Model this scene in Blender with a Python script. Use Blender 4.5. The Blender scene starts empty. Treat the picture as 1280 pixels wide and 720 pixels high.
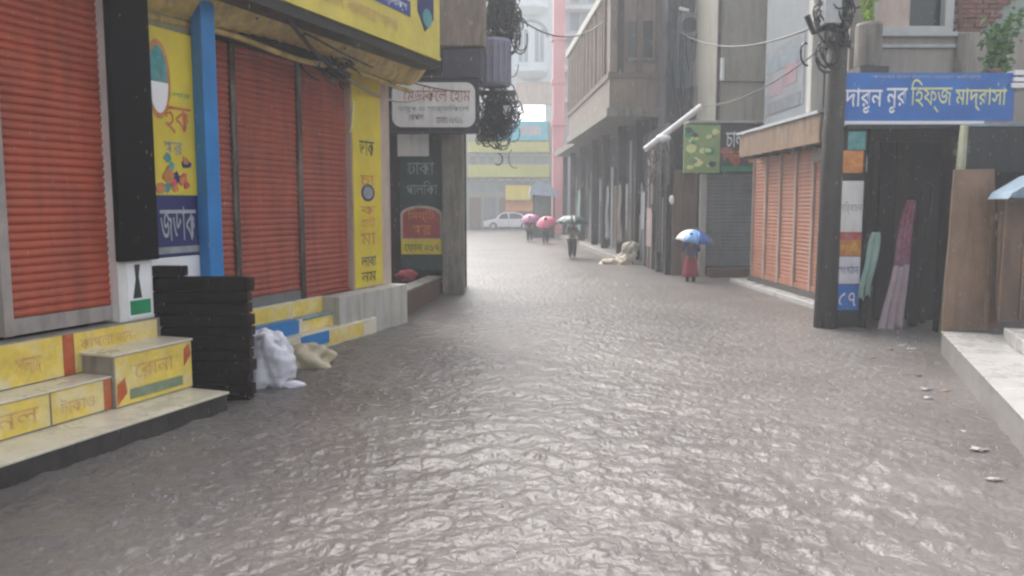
import bpy, bmesh, math, random
import numpy as np
from mathutils import Vector, Matrix
random.seed(7); rng = np.random.default_rng(11)
SC = bpy.context.scene
COL = SC.collection
PI = math.pi
R = math.radians
# ------------------------------------------------------------------ camera
F, CAMZ, HOR = 1000.0, 2.0, 256.0
PITCH = math.atan((360 - HOR) / F)
cd = bpy.data.cameras.new('camera'); cam = bpy.data.objects.new('camera', cd); COL.objects.link(cam)
cam.location = (0, 0, CAMZ); cam.rotation_euler = (PI / 2 - PITCH, 0, 0)
cd.sensor_width = 36; cd.lens = 36 * F / 1280; cd.clip_start = 0.1; cd.clip_end = 900
SC.camera = cam
# ------------------------------------------------------------------ sky, sun, exposure (overcast monsoon daylight)
SUN_EL, SUN_AZ = R(52), R(-18)
w = bpy.data.worlds.new('World'); SC.world = w; w.use_nodes = True
nt = w.node_tree; bg = nt.nodes['Background']
sky = nt.nodes.new('ShaderNodeTexSky'); sky.sky_type = 'NISHITA'; sky.sun_disc = False
sky.sun_elevation = SUN_EL; sky.sun_rotation = SUN_AZ; sky.dust_density = 6; sky.air_density = 1.2; sky.ozone_density = 1
hs = nt.nodes.new('ShaderNodeHueSaturation'); hs.inputs['Saturation'].default_value = 0.30
nt.links.new(sky.outputs[0], hs.inputs['Color']); nt.links.new(hs.outputs[0], bg.inputs[0])
bg.inputs[1].default_value = 0.15
sl = bpy.data.lights.new('sun', 'SUN'); so = bpy.data.objects.new('sun', sl); COL.objects.link(so)
sl.energy = 0.95; sl.angle = R(50); sl.color = (1, 0.985, 0.965)
so.location = (0, -5, 40); so.rotation_euler = (-(PI / 2 - SUN_EL), 0, -SUN_AZ)
SC.view_settings.view_transform = 'Standard'; SC.view_settings.look = 'None'
SC.view_settings.gamma = 1; SC.view_settings.use_curve_mapping = False
SC.view_settings.exposure = 1.45
SC.cycles.use_denoising = True
SC.cycles.max_bounces = 6; SC.cycles.volume_bounces = 1
SC.render.filter_size = 2.2
try: SC.cycles.filter_width = 2.4
except Exception: pass

# ------------------------------------------------------------------ pixels to rays (1280 x 720 photo)
def ray(px, py):
    a = (px - 640) / F; b = -(py - 360) / F
    return a, math.cos(PITCH) + math.sin(PITCH) * b, -math.sin(PITCH) + math.cos(PITCH) * b
def gp(px, py, z=0.0):
    X, Y, Z = ray(px, py); t = (z - CAMZ) / Z
    return (X * t, Y * t)

class Frame:
    """x runs along a wall (left to right for someone facing it), y into the wall, z up"""
    def __init__(s, P, Q):
        s.P = P; s.a = math.atan2(Q[1] - P[1], Q[0] - P[0])
        s.e = (math.cos(s.a), math.sin(s.a)); s.n = (-s.e[1], s.e[0])
    def pix(s, px, py, wd=0.0):
        X, Y, Z = ray(px, py)
        ox, oy = s.P[0] + s.n[0] * wd, s.P[1] + s.n[1] * wd
        t = (ox * s.n[0] + oy * s.n[1]) / (X * s.n[0] + Y * s.n[1])
        return ((X * t - ox) * s.e[0] + (Y * t - oy) * s.e[1], CAMZ + Z * t)
    def sx(s, px, py=300, wd=0.0): return s.pix(px, py, wd)[0]
    def sz(s, px, py, wd=0.0): return s.pix(px, py, wd)[1]
    def pt(s, x, y, z=0.0):
        return (s.P[0] + s.e[0] * x + s.n[0] * y, s.P[1] + s.e[1] * x + s.n[1] * y, z)
def CF(Y): return Frame((0, Y), (1, Y))          # wall that faces the camera side

# ------------------------------------------------------------------ materials
def lin(c):
    if isinstance(c, str):
        c = tuple(int(c[i:i + 2], 16) / 255 for i in (0, 2, 4))
    return tuple(x / 12.92 if x <= 0.04045 else ((x + 0.055) / 1.055) ** 2.4 for x in c)
MATS = {}
def mat(name, col, rough=0.5, var=0.25, scale=3.0, stain=None, sk=0.0, bump=0.0, bscale=30.0, metal=0.0, streak=True, spec=0.5):
    """base colour + large mottling + streaky stain + fine relief"""
    if name in MATS: return MATS[name]
    m = bpy.data.materials.new(name); m.use_nodes = True; MATS[name] = m
    n = m.node_tree; L = n.links.new; b = n.nodes['Principled BSDF']
    c = lin(col)
    tc = n.nodes.new('ShaderNodeNewGeometry')
    nz = n.nodes.new('ShaderNodeTexNoise'); nz.inputs['Scale'].default_value = scale; nz.inputs['Detail'].default_value = 6
    nz.inputs['Roughness'].default_value = 0.65
    L(tc.outputs['Position'], nz.inputs['Vector'])
    mr = n.nodes.new('ShaderNodeMapRange'); mr.inputs['From Min'].default_value = 0.3; mr.inputs['From Max'].default_value = 0.7
    mr.inputs['To Min'].default_value = 1 - var; mr.inputs['To Max'].default_value = 1 + var * 0.7
    L(nz.outputs[0], mr.inputs[0])
    mx = n.nodes.new('ShaderNodeMix'); mx.data_type = 'RGBA'; mx.blend_type = 'MULTIPLY'; mx.inputs[0].default_value = 1
    mx.inputs[6].default_value = (*c, 1); L(mr.outputs[0], mx.inputs[7])
    out = mx.outputs[2]
    if stain is not None and sk > 0:
        mp = n.nodes.new('ShaderNodeMapping'); mp.inputs['Scale'].default_value = (5, 5, 0.7) if streak else (2.2, 2.2, 2.2)
        L(tc.outputs['Position'], mp.inputs[0])
        n2 = n.nodes.new('ShaderNodeTexNoise'); n2.inputs['Scale'].default_value = 1.3; n2.inputs['Detail'].default_value = 8
        n2.inputs['Roughness'].default_value = 0.7
        L(mp.outputs[0], n2.inputs['Vector'])
        m2 = n.nodes.new('ShaderNodeMapRange'); m2.inputs['From Min'].default_value = 0.46; m2.inputs['From Max'].default_value = 0.68
        m2.inputs['To Max'].default_value = sk; L(n2.outputs[0], m2.inputs[0])
        x2 = n.nodes.new('ShaderNodeMix'); x2.data_type = 'RGBA'; L(m2.outputs[0], x2.inputs[0])
        L(out, x2.inputs[6]); x2.inputs[7].default_value = (*lin(stain), 1); out = x2.outputs[2]
    L(out, b.inputs['Base Color'])
    mr3 = n.nodes.new('ShaderNodeMapRange'); mr3.inputs['To Min'].default_value = max(0.05, rough - 0.18); mr3.inputs['To Max'].default_value = min(1, rough + 0.18)
    L(nz.outputs[0], mr3.inputs[0]); L(mr3.outputs[0], b.inputs['Roughness'])
    b.inputs['Metallic'].default_value = metal; b.inputs['Specular IOR Level'].default_value = spec
    if bump > 0:
        n3 = n.nodes.new('ShaderNodeTexNoise'); n3.inputs['Scale'].default_value = bscale; n3.inputs['Detail'].default_value = 4
        L(tc.outputs['Position'], n3.inputs['Vector'])
        bp = n.nodes.new('ShaderNodeBump'); bp.inputs['Strength'].default_value = bump; bp.inputs['Distance'].default_value = 0.02
        L(n3.outputs[0], bp.inputs['Height']); L(bp.outputs[0], b.inputs['Normal'])
    return m
M = dict(
    orange=mat('shutter_orange', 'a84a30', 0.5, 0.18, 2.2, '5a3326', 0.45),
    orange_dull=mat('shutter_orange_dull', 'a04c39', 0.55, 0.2, 2.0, '4c2c26', 0.5),
    orange_pale=mat('shutter_orange_pale', 'a56a4e', 0.55, 0.16, 2.0, '5c4034', 0.4),
    bar=mat('bar_grey', '9a928d', 0.45, 0.2, 4, '5a5048', 0.5),
    rail=mat('rail_rust', '3c302b', 0.6, 0.6, 14, 'a39a90', 0.5, 0.4),
    yellow=mat('poster_yellow', 'd3be2e', 0.45, 0.16, 2, 'b39a50', 0.3),
    step_yellow=mat('step_poster_yellow', 'dfc458', 0.35, 0.2, 6, 'd9d0b4', 0.95, streak=False),
    step_red=mat('step_poster_red', 'b5552f', 0.4, 0.2, 4, 'c9a070', 0.4, streak=False),
    step_text=mat('step_poster_text', 'cda066', 0.4, 0.35, 14, 'd8c890', 0.6, streak=False),
    step_green=mat('step_poster_green', '7f9070', 0.4, 0.25, 9),
    cream=mat('ledge_tile', 'd6cfbc', 0.3, 0.12, 3, 'a89e88', 0.5, streak=False),
    concrete=mat('concrete_wet', '8b867e', 0.5, 0.25, 3, '4b4640', 0.6, 0.3),
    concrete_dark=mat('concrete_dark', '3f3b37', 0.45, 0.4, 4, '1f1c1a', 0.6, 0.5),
    kerb=mat('kerb_concrete', '8d8a86', 0.4, 0.2, 2, '5c5750', 0.5, 0.3, streak=False),
    paving=mat('ledge_paving', 'a9a7a3', 0.3, 0.12, 2, '7d7a74', 0.4, 0.15, streak=False),
    black=mat('black_panel', '060609', 0.7, 0.4, 3, spec=0.1),
    plank=mat('plank_black_wet', '0f0c0b', 0.6, 0.7, 7, '24140f', 0.6, 0.6, 40, spec=0.15),
    plank_end=mat('plank_end_brown', '23130f', 0.6, 0.5, 9, spec=0.2),
    white=mat('paint_white', 'd6d5d3', 0.4, 0.1, 3, '97938d', 0.35),
    white_clean=mat('print_white', 'e4e4e6', 0.4, 0.06, 3),
    green_print=mat('print_green', '1d8a5a', 0.4, 0.25, 6),
    dark_print=mat('print_dark', '2b3832', 0.4, 0.4, 6),
    blue=mat('post_blue', '1f77b8', 0.35, 0.15, 3, '2a5c85', 0.3),
    blue_sign=mat('sign_blue', '1a68b8', 0.4, 0.18, 2.5, '2c5496', 0.4, streak=False),
    navy=mat('print_navy', '1c2260', 0.4, 0.15, 4),
    pink_print=mat('print_pink', 'c9485f', 0.4, 0.2, 5),
    red_print=mat('print_red', 'a8443d', 0.45, 0.35, 12, 'a08a86', 0.6, streak=False),
    teal_print=mat('print_teal', '3f8b8c', 0.45, 0.4, 10, '8aa5a0', 0.6, streak=False),
    orange_print=mat('print_orange', 'c98540', 0.45, 0.4, 10, '9c5a3c', 0.7, streak=False),
    grey_print=mat('print_grey', '8d9194', 0.45, 0.3, 8),
    olive=mat('plaster_olive', '8a8766', 0.7, 0.18, 2, '6e6b52', 0.5, 0.2),
    dark_wall=mat('wall_dark', '352c28', 0.8, 0.35, 2, '1b1614', 0.6, 0.3, spec=0.15),
    pinkish=mat('plaster_pinkish', 'b9a69a', 0.6, 0.16, 3, '7c6a60', 0.5, 0.2),
    plaster=mat('plaster_grey_beige', '8f8b80', 0.75, 0.14, 0.8, '6c675e', 0.6, 0.25),
    plaster_cool=mat('plaster_cool_grey', '7b8083', 0.75, 0.14, 1.2, '6a6f72', 0.5, 0.2),
    plaster_pale=mat('plaster_pale', 'b4b2aa', 0.7, 0.15, 1.5, '817b72', 0.6, 0.2),
    column=mat('column_stained', '7b766c', 0.65, 0.3, 2.5, '3a3733', 0.8, 0.3),
    tin=mat('tin_yellow_stained', 'b8a05e', 0.55, 0.3, 3, '6b5a3c', 0.7),
    tin_frame=mat('sign_frame_black', '14150f', 0.5, 0.4, 5),
    signyellow=mat('sign_yellow', 'c9b84a', 0.45, 0.2, 2.5, 'c9c06a', 0.4),
    signblue=mat('sign_band_blue', '2c3f86', 0.4, 0.2, 3),
    board_green=mat('board_dark_green', '17332e', 0.5, 0.3, 3, '2b3f3a', 0.4),
    arch_red=mat('arch_red', '9a3b30', 0.5, 0.25, 4, '6e3a30', 0.5),
    frame_dark=mat('frame_dark_metal', '2b2c2e', 0.6, 0.3, 5, spec=0.3),
    grey_shutter=mat('shutter_grey', '6e7274', 0.5, 0.18, 2, '50504e', 0.5),
    brown_shutter=mat('shutter_brown', '6c5a4c', 0.55, 0.2, 2, '463a32', 0.5),
    rust=mat('awning_rusty', '8a7058', 0.65, 0.35, 4, '4d3524', 0.7, 0.3),
    brownface=mat('facade_brown', '7d6f63', 0.7, 0.25, 1.5, '55483f', 0.7, 0.2),
    brownrib=mat('facade_rib', '6a5a4f', 0.7, 0.3, 2, '43372f', 0.6),
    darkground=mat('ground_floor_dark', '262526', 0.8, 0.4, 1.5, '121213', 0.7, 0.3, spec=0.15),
    pole=mat('pole_concrete', '403d39', 0.7, 0.35, 4, '2c2a27', 0.7, 0.4),
    ply=mat('plywood_brown', '7d6450', 0.5, 0.22, 2.5, '54422f', 0.6, 0.15),
    ply2=mat('plywood_dark', '6a5342', 0.5, 0.25, 2.5, '463626', 0.7, 0.15),
    tarp=mat('tarpaulin_dark', '14191b', 0.6, 0.4, 4, '31393b', 0.4),
    tarp_blue=mat('tarpaulin_bluegrey', '6f8496', 0.4, 0.2, 4, '8fa0ac', 0.4),
    steel=mat('galvanised', 'a9adb0', 0.35, 0.15, 5, '7a7b7c', 0.4),
    cable=mat('cable_black', '17171a', 0.45, 0.3, 8),
    cable_grey=mat('cable_grey', '8c8478', 0.5, 0.2, 8),
    lav=mat('transformer_lavender', '8e8ca0', 0.5, 0.15, 3, '6a687c', 0.4),
    glass=mat('glass_dark', '20282c', 0.08, 0.2, 2),
    window_frame=mat('window_frame_pale', 'aeb0ae', 0.5, 0.12, 4, '86847e', 0.4),
    brick=mat('brick_worn', '7e5a50', 0.8, 0.35, 8, '5b4a44', 0.6, 0.5),
    rubber=mat('tyre_rubber', '161616', 0.7, 0.2, 8),
    carwhite=mat('car_paint_white', 'd9dadc', 0.18, 0.04, 2),
    skin=mat('skin', '7d5540', 0.5, 0.08, 6), hair=mat('hair_black', '120f0e', 0.5, 0.2, 9),
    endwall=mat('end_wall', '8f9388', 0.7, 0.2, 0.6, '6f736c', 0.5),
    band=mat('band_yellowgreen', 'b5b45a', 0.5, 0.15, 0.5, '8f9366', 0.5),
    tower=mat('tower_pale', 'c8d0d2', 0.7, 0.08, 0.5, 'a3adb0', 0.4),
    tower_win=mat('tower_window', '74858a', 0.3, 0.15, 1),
    pinkcol=mat('pink_column', 'd08f92', 0.6, 0.12, 0.5, 'b98084', 0.4),
    cyan=mat('cyan_sign', '46b4c6', 0.4, 0.15, 0.6),
    sack=mat('sack_white', 'd3d2da', 0.45, 0.12, 6, 'a5a3ad', 0.4, 0.2),
    sack_beige=mat('sack_beige', 'b8ac92', 0.6, 0.15, 6, '857a62', 0.5, 0.3),
    litter=mat('litter_pale', '9f9c98', 0.6, 0.35, 30),
)
M['sack_cream'] = mat('sack_cream', 'b5ad9b', 0.7, 0.25, 7, '8a806c', 0.6, 0.3)
M['redcloth0'] = mat('cloth_red_bundle', '8c3440', 0.8, 0.3, 9)
M['plaster_pale2'] = mat('plaster_warm_grey', '99938b', 0.75, 0.15, 1.5, '736c64', 0.6, 0.2)
# leaves: two greens
M['leaf'] = mat('leaf_green', '4d7a3a', 0.45, 0.4, 9)
M['leaf_bright'] = mat('leaf_bright', '9cc23a', 0.45, 0.35, 9)

# ------------------------------------------------------------------ mesh builder
class MB:
    def __init__(s): s.v = []; s.f = []
    def add(s, vs, fs):
        o = len(s.v); s.v += [tuple(p) for p in vs]; s.f += [tuple(i + o for i in f) for f in fs]; return s
    def box(s, x0, x1, y0, y1, z0, z1):
        if x0 > x1: x0, x1 = x1, x0
        return s.add([(x0, y0, z0), (x1, y0, z0), (x1, y1, z0), (x0, y1, z0), (x0, y0, z1), (x1, y0, z1), (x1, y1, z1), (x0, y1, z1)],
                     [(0, 3, 2, 1), (4, 5, 6, 7), (0, 1, 5, 4), (1, 2, 6, 5), (2, 3, 7, 6), (3, 0, 4, 7)])
    def prism(s, pts, y0, y1):                    # polygon in x-z, extruded along y
        n = len(pts)
        vs = [(x, y0, z) for x, z in pts] + [(x, y1, z) for x, z in pts]
        return s.add(vs, [tuple(range(n))[::-1], tuple(range(n, 2 * n))] + [(i, (i + 1) % n, n + (i + 1) % n, n + i) for i in range(n)])
    def prismx(s, pts, x0, x1):                   # polygon in y-z, extruded along x
        n = len(pts)
        vs = [(x0, y, z) for y, z in pts] + [(x1, y, z) for y, z in pts]
        return s.add(vs, [tuple(range(n))[::-1], tuple(range(n, 2 * n))] + [(i, (i + 1) % n, n + (i + 1) % n, n + i) for i in range(n)])
    def tube(s, pts, r, n=6, cap=True):
        pts = [Vector(p) for p in pts]; rs = r if isinstance(r, (list, tuple)) else [r] * len(pts); vs = []
        up = Vector((0.13, 0.21, 1)).normalized()
        for i, p in enumerate(pts):
            t = (pts[min(i + 1, len(pts) - 1)] - pts[max(i - 1, 0)]).normalized()
            a = t.cross(up)
            if a.length < 0.2: a = t.cross(Vector((1, 0.1, 0)))
            a.normalize(); b = t.cross(a)
            vs += [p + (a * math.cos(2 * PI * k / n) + b * math.sin(2 * PI * k / n)) * rs[i] for k in range(n)]
        fs = [(i * n + k, i * n + (k + 1) % n, (i + 1) * n + (k + 1) % n, (i + 1) * n + k) for i in range(len(pts) - 1) for k in range(n)]
        if cap: fs += [tuple(range(n))[::-1], tuple(range((len(pts) - 1) * n, len(pts) * n))]
        return s.add(vs, fs)
    def lathe(s, prof, n=16, c=(0, 0, 0), wob=0.0, k=5):
        vs = []
        for r, z in prof:
            for i in range(n):
                a = 2 * PI * i / n; rr = r * (1 + wob * math.cos(k * a))
                vs.append((c[0] + rr * math.cos(a), c[1] + rr * math.sin(a), c[2] + z))
        fs = [(j * n + i, j * n + (i + 1) % n, (j + 1) * n + (i + 1) % n, (j + 1) * n + i) for j in range(len(prof) - 1) for i in range(n)]
        fs += [tuple(range(n))[::-1], tuple(range((len(prof) - 1) * n, len(prof) * n))]
        return s.add(vs, fs)
    def blob(s, c, r, n=18, m=12, noise=0.1, seed=0, flat=None):
        rd = np.random.default_rng(seed); ph = rd.uniform(0, 6.28, (7, 2)); fr = rd.integers(1, 6, (7, 2)); vs = []
        for j in range(m + 1):
            t = PI * j / m
            for i in range(n):
                a = 2 * PI * i / n
                d = 1 + noise * sum(math.sin(fr[q, 0] * a + ph[q, 0]) * math.sin(fr[q, 1] * t + ph[q, 1]) for q in range(7)) * math.sin(t)
                z = -math.cos(t) * r[2] * d
                if flat is not None: z = max(z, flat)
                vs.append((c[0] + math.sin(t) * math.cos(a) * r[0] * d, c[1] + math.sin(t) * math.sin(a) * r[1] * d, c[2] + z))
        return s.add(vs, [(j * n + i, j * n + (i + 1) % n, (j + 1) * n + (i + 1) % n, (j + 1) * n + i) for j in range(m) for i in range(n)])
    def ellipse(s, cx, cz, rx, rz, y, n=20, a0=0, a1=2 * PI):       # flat disc in x-z
        vs = [(cx, y, cz)] + [(cx + rx * math.cos(a0 + (a1 - a0) * i / n), y, cz + rz * math.sin(a0 + (a1 - a0) * i / n)) for i in range(n + 1)]
        return s.add(vs, [(0, i, i + 1) for i in range(1, n + 1)])
    def mesh(s, name, off=(0, 0, 0), smooth=False, norm=True):
        me = bpy.data.meshes.new(name)
        me.from_pydata([(x - off[0], y - off[1], z - off[2]) for x, y, z in s.v], [], s.f)
        if norm:
            bm = bmesh.new(); bm.from_mesh(me); bmesh.ops.recalc_face_normals(bm, faces=bm.faces); bm.to_mesh(me); bm.free()
        if smooth: me.polygons.foreach_set('use_smooth', [True] * len(me.polygons))
        return me
def link(name, me, m, parent=None):
    o = bpy.data.objects.new(name, me); COL.objects.link(o)
    if m is not None and not me.materials: me.materials.append(m)
    if parent is not None: o.parent = parent
    return o
def tag(o, label, cat, group=None):
    o['label'] = label; o['category'] = cat
    if group: o['group'] = group
    return o
class Thing:
    """an Empty at the thing's base; parts are built in frame coordinates"""
    def __init__(s, fr, name, label, cat, x=0.0, y=0.0, z=0.0, group=None):
        s.fr = fr; s.off = (x, y, z); s.o = bpy.data.objects.new(name, None); COL.objects.link(s.o)
        s.o.empty_display_size = 0.2
        s.o.location = fr.pt(x, y, z); s.o.rotation_euler = (0, 0, fr.a); tag(s.o, label, cat, group)
    def part(s, name, mb, m, parent=None, smooth=False, bevel=0.0, norm=True):
        o = link(name, mb.mesh(name, s.off, smooth, norm), m, parent or s.o)
        if bevel:
            b = o.modifiers.new('bevel', 'BEVEL'); b.width = bevel; b.segments = 2; b.limit_method = 'ANGLE'
        return o
    def piece(s, name, me, x, y, z, parent=None, m=None):
        o = link(name, me, m, parent or s.o); o.location = (x - s.off[0], y - s.off[1], z - s.off[2]); return o
    def text(s, body, x0, x1, z0, z1, y, m, parent=None, name='lettering', shear=0.0, lean=0.0):
        me = text_mesh(body, x1 - x0, z1 - z0, shear, lean)
        o = link(name, me, m, parent or s.o); o.location = (x0 - s.off[0], y - s.off[1], z0 - s.off[2]); return o
def solo(fr, name, label, cat, mb, m, x, y, z, group=None, smooth=False, bevel=0.0):
    o = link(name, mb.mesh(name, (x, y, z), smooth), m)
    o.location = fr.pt(x, y, z); o.rotation_euler = (0, 0, fr.a); tag(o, label, cat, group)
    if bevel:
        b = o.modifiers.new('bevel', 'BEVEL'); b.width = bevel; b.segments = 2; b.limit_method = 'ANGLE'
    return o
def text_mesh(body, wd, ht, shear=0.0, offset=0.0):
    c = bpy.data.curves.new('t', 'FONT'); c.body = body; c.resolution_u = 2; c.shear = shear; c.offset = offset
    o = bpy.data.objects.new('t', c); COL.objects.link(o)
    me = bpy.data.meshes.new_from_object(o.evaluated_get(bpy.context.evaluated_depsgraph_get()))
    bpy.data.objects.remove(o); bpy.data.curves.remove(c)
    n = len(me.vertices); a = np.empty(n * 3); me.vertices.foreach_get('co', a); a = a.reshape(-1, 3)
    lo, hi = a.min(0), a.max(0)
    b = np.zeros_like(a); b[:, 0] = (a[:, 0] - lo[0]) / (hi[0] - lo[0]) * wd; b[:, 2] = (a[:, 1] - lo[1]) / (hi[1] - lo[1]) * ht
    me.vertices.foreach_set('co', b.ravel()); me.name = 'lettering'; me.materials.clear(); me.update()
    return me

# ================================================================== STRUCTURE
g = MB(); g.box(-150, 150, -60, 160, -0.9, -0.2)
o = link('ground', g.mesh('ground'), mat('mud', '5a4d40', 0.6, 0.2, 1)); o['kind'] = 'structure'

def build_water():
    xs = np.arange(-6.5, 9.5, 0.032)
    ys = [0.6]
    while ys[-1] < 78: ys.append(ys[-1] + (0.03 if ys[-1] < 14 else min(0.6, 0.03 + (ys[-1] - 14) * 0.012)))
    ys = np.array(ys); X, Y = np.meshgrid(xs, ys)
    Z = np.zeros_like(X)
    wx = X + 0.25 * np.sin(0.9 * Y + 0.7 * X) + 0.1 * np.sin(2.3 * X - 1.1 * Y)
    wy = Y + 0.25 * np.sin(0.8 * X - 0.6 * Y) + 0.1 * np.sin(1.9 * Y + 1.7 * X)
    for k in range(64):
        lam = 0.09 * (8 ** rng.random())
        th = rng.normal(R(75), 1.0); ph = rng.uniform(0, 6.28)
        amp = 0.0022 * (lam / 0.3) ** 0.75
        fade = np.clip(1.15 - Y * 0.02 / lam, 0.0, 1)
        # patches of rough and smooth water
        px_, py_ = rng.uniform(0.2, 0.6, 2); q = rng.uniform(0, 6.28)
        patch = 0.55 + 0.45 * np.sin(px_ * X + py_ * Y + q)
        s_ = np.sin(2 * PI / lam * (wx * math.cos(th) + wy * math.sin(th)) + ph)
        Z += amp * fade * patch * (s_ - 0.25 * np.cos(2 * (2 * PI / lam * (wx * math.cos(th) + wy * math.sin(th)) + ph)))
    # chevron of standing waves where the current folds over a hidden hump
    c = gp(625, 545); dx = X - c[0]; dy = c[1] - Y + 0.15
    arm = np.abs(dx) * 1.0
    Z += 0.016 * np.sin((dy - 0.55 * arm) * 15 + 0.6 * np.sin(dx * 5)) * np.exp(-((dx) / 1.0) ** 2) * np.exp(-((dy - 0.7) / 0.9) ** 2)
    c = gp(1060, 600); dx = X - c[0]; dy = Y - c[1]
    Z += 0.010 * np.sin((dy + 0.25 * dx) * 16) * np.exp(-(dx / 1.3) ** 2 - (dy / 0.8) ** 2)
    # rain-drop rings
    nx = len(xs)
    for k in range(2600):
        d = 2.5 + 12 * rng.random() ** 1.3; x = rng.uniform(-0.75, 0.75) * d + 0.3; r0 = rng.uniform(0.02, 0.13)
        j0, j1 = np.searchsorted(ys, [d - 0.25, d + 0.25]); i0, i1 = np.searchsorted(xs, [x - 0.25, x + 0.25])
        if i1 - i0 < 3: continue
        rr = np.hypot(X[j0:j1, i0:i1] - x, Y[j0:j1, i0:i1] - d)
        Z[j0:j1, i0:i1] += rng.uniform(0.003, 0.008) * np.cos((rr - r0) * 2 * PI / 0.075) * np.exp(-((rr - r0) / 0.04) ** 2)
    ny = len(ys)
    v = np.stack([X.ravel(), Y.ravel(), Z.ravel()], 1)
    idx = np.arange(ny * nx).reshape(ny, nx)
    f = np.stack([idx[:-1, :-1].ravel(), idx[:-1, 1:].ravel(), idx[1:, 1:].ravel(), idx[1:, :-1].ravel()], 1)
    me = bpy.data.meshes.new('water'); me.vertices.add(len(v)); me.vertices.foreach_set('co', v.ravel())
    me.loops.add(f.size); me.loops.foreach_set('vertex_index', f.ravel())
    me.polygons.add(len(f)); me.polygons.foreach_set('loop_start', np.arange(0, f.size, 4)); me.polygons.foreach_set('loop_total', np.full(len(f), 4))
    me.polygons.foreach_set('use_smooth', np.ones(len(f), bool)); me.update(); me.validate()
    return me
wm = bpy.data.materials.new('flood_water'); wm.use_nodes = True
n = wm.node_tree; L = n.links.new; b = n.nodes['Principled BSDF']
geo = n.nodes.new('ShaderNodeNewGeometry')
n1 = n.nodes.new('ShaderNodeTexNoise'); n1.inputs['Scale'].default_value = 0.55; n1.inputs['Detail'].default_value = 5; L(geo.outputs['Position'], n1.inputs['Vector'])
cr = n.nodes.new('ShaderNodeValToRGB'); cr.color_ramp.elements[0].position = 0.32; cr.color_ramp.elements[1].position = 0.7
cr.color_ramp.elements[0].color = (*lin('5a5553'), 1); cr.color_ramp.elements[1].color = (*lin('706b68'), 1)
L(n1.outputs[0], cr.inputs[0]); L(cr.outputs[0], b.inputs['Base Color'])
b.inputs['Roughness'].default_value = 0.36; b.inputs['IOR'].default_value = 1.33
mp = n.nodes.new('ShaderNodeMapping'); mp.inputs['Scale'].default_value = (1.0, 1.0, 1.0); mp.inputs['Rotation'].default_value = (0, 0, R(-12)); L(geo.outputs['Position'], mp.inputs[0])
n2 = n.nodes.new('ShaderNodeTexNoise'); n2.inputs['Scale'].default_value = 10; n2.inputs['Detail'].default_value = 2.2; n2.inputs['Distortion'].default_value = 0.25; L(mp.outputs[0], n2.inputs['Vector'])
n3 = n.nodes.new('ShaderNodeTexVoronoi'); n3.inputs['Scale'].default_value = 6; n3.feature = 'SMOOTH_F1'; L(mp.outputs[0], n3.inputs['Vector'])
ad = n.nodes.new('ShaderNodeMath'); ad.operation = 'MULTIPLY_ADD'; ad.inputs[1].default_value = 0.12; L(n3.outputs[0], ad.inputs[0]); L(n2.outputs[0], ad.inputs[2])
bp = n.nodes.new('ShaderNodeBump'); bp.inputs['Strength'].default_value = 0.75; bp.inputs['Distance'].default_value = 0.045; L(ad.outputs[0], bp.inputs['Height']); L(bp.outputs[0], b.inputs['Normal'])
o = link('water', build_water(), wm); o['kind'] = 'structure'

# ------------------------------------------------------------------ roller shutters
def slat_mesh(length, pitch, depth=0.016, m=None):
    k = 5; prof = []
    for i in range(k + 1):
        t = i / k; prof.append((-depth * math.sin(PI * t) ** 0.8, t * pitch * 0.9))
    prof.append((0.004, pitch * 0.98)); prof.append((0.012, pitch * 0.98)); prof.append((0.012, 0))
    me = MB().prismx(prof, 0, length).mesh('slat')
    me.materials.append(m); return me
def shutter(T, x0, x1, y, z0, z1, pitch, m, barm, *, depth=0.016, rails=(True, True), railm=None, bar_h=0.14, railw=0.09, jit=0.0025):
    back = T.part('roller_shutter', MB().box(x0, x1, y + 0.03, y + 0.06, z0, z1), m)
    sm = slat_mesh(x1 - x0 - 0.004, pitch, depth, m=m)
    z = z0 + bar_h + 0.004
    while z < z1 - pitch * 0.5:
        s = T.piece('slat', sm, x0 + 0.002, y + random.uniform(-jit, jit), z, back)
        s.rotation_euler = (random.uniform(-0.02, 0.02), random.uniform(-0.0012, 0.0012), 0); z += pitch
    T.part('bottom_bar', MB().box(x0 + 0.002, x1 - 0.002, y - 0.03, y + 0.025, z0, z0 + bar_h), barm, back, bevel=0.006)
    railm = railm or barm
    if rails[0]: T.part('guide_rail', MB().box(x0 - railw, x0, y - 0.05, y + 0.06, z0, z1), railm, back, bevel=0.005)
    if rails[1]: T.part('guide_rail', MB().box(x1, x1 + railw, y - 0.05, y + 0.06, z0, z1), railm, back, bevel=0.005)
    return back

# ================================================================== LEFT SIDE
LF = Frame(gp(0, 581, 0.18), gp(284, 490, 0.18))
S = LF.sx
# ---- near left shop
xe = S(284, 490, 0.0)                     # street end of the ledge
xs0 = S(6, 300, 1.0); xs1 = S(143, 300, 1.0)
wl1 = S(247, 200, 1.06); wle = S(257, 200, 1.06)
T = Thing(LF, 'shop_building', 'near shop with bright orange roller shutter above yellow postered steps', 'shop', xs1, 0.5, -0.2)
T.part('wall', MB().box(xs0 - 5, xs0 - 0.10, 1.06, 1.5, -0.2, 7.5), M['plaster_pale'])
T.part('wall', MB().box(xs1 + 0.10, wle, 1.06, 1.5, -0.2, 7.5), M['olive'])
T.part('wall', MB().box(xs0 - 0.10, xs1 + 0.10, 1.06, 1.5, 4.6, 7.5), M['olive'])
T.part('back_block', MB().box(xs0 - 5, wle - 0.02, 1.51, 6, -0.2, 8.0), M['dark_wall'])
shutter(T, xs0, xs1, 1.0, 0.90, 4.6, 0.072, M['orange'], M['bar'], railm=M['bar'])
T.part('ledge', MB().box(xs0 - 5, xe, 0.0, 1.06, -0.2, 0.16), M['concrete_dark'], bevel=0.01)
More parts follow.
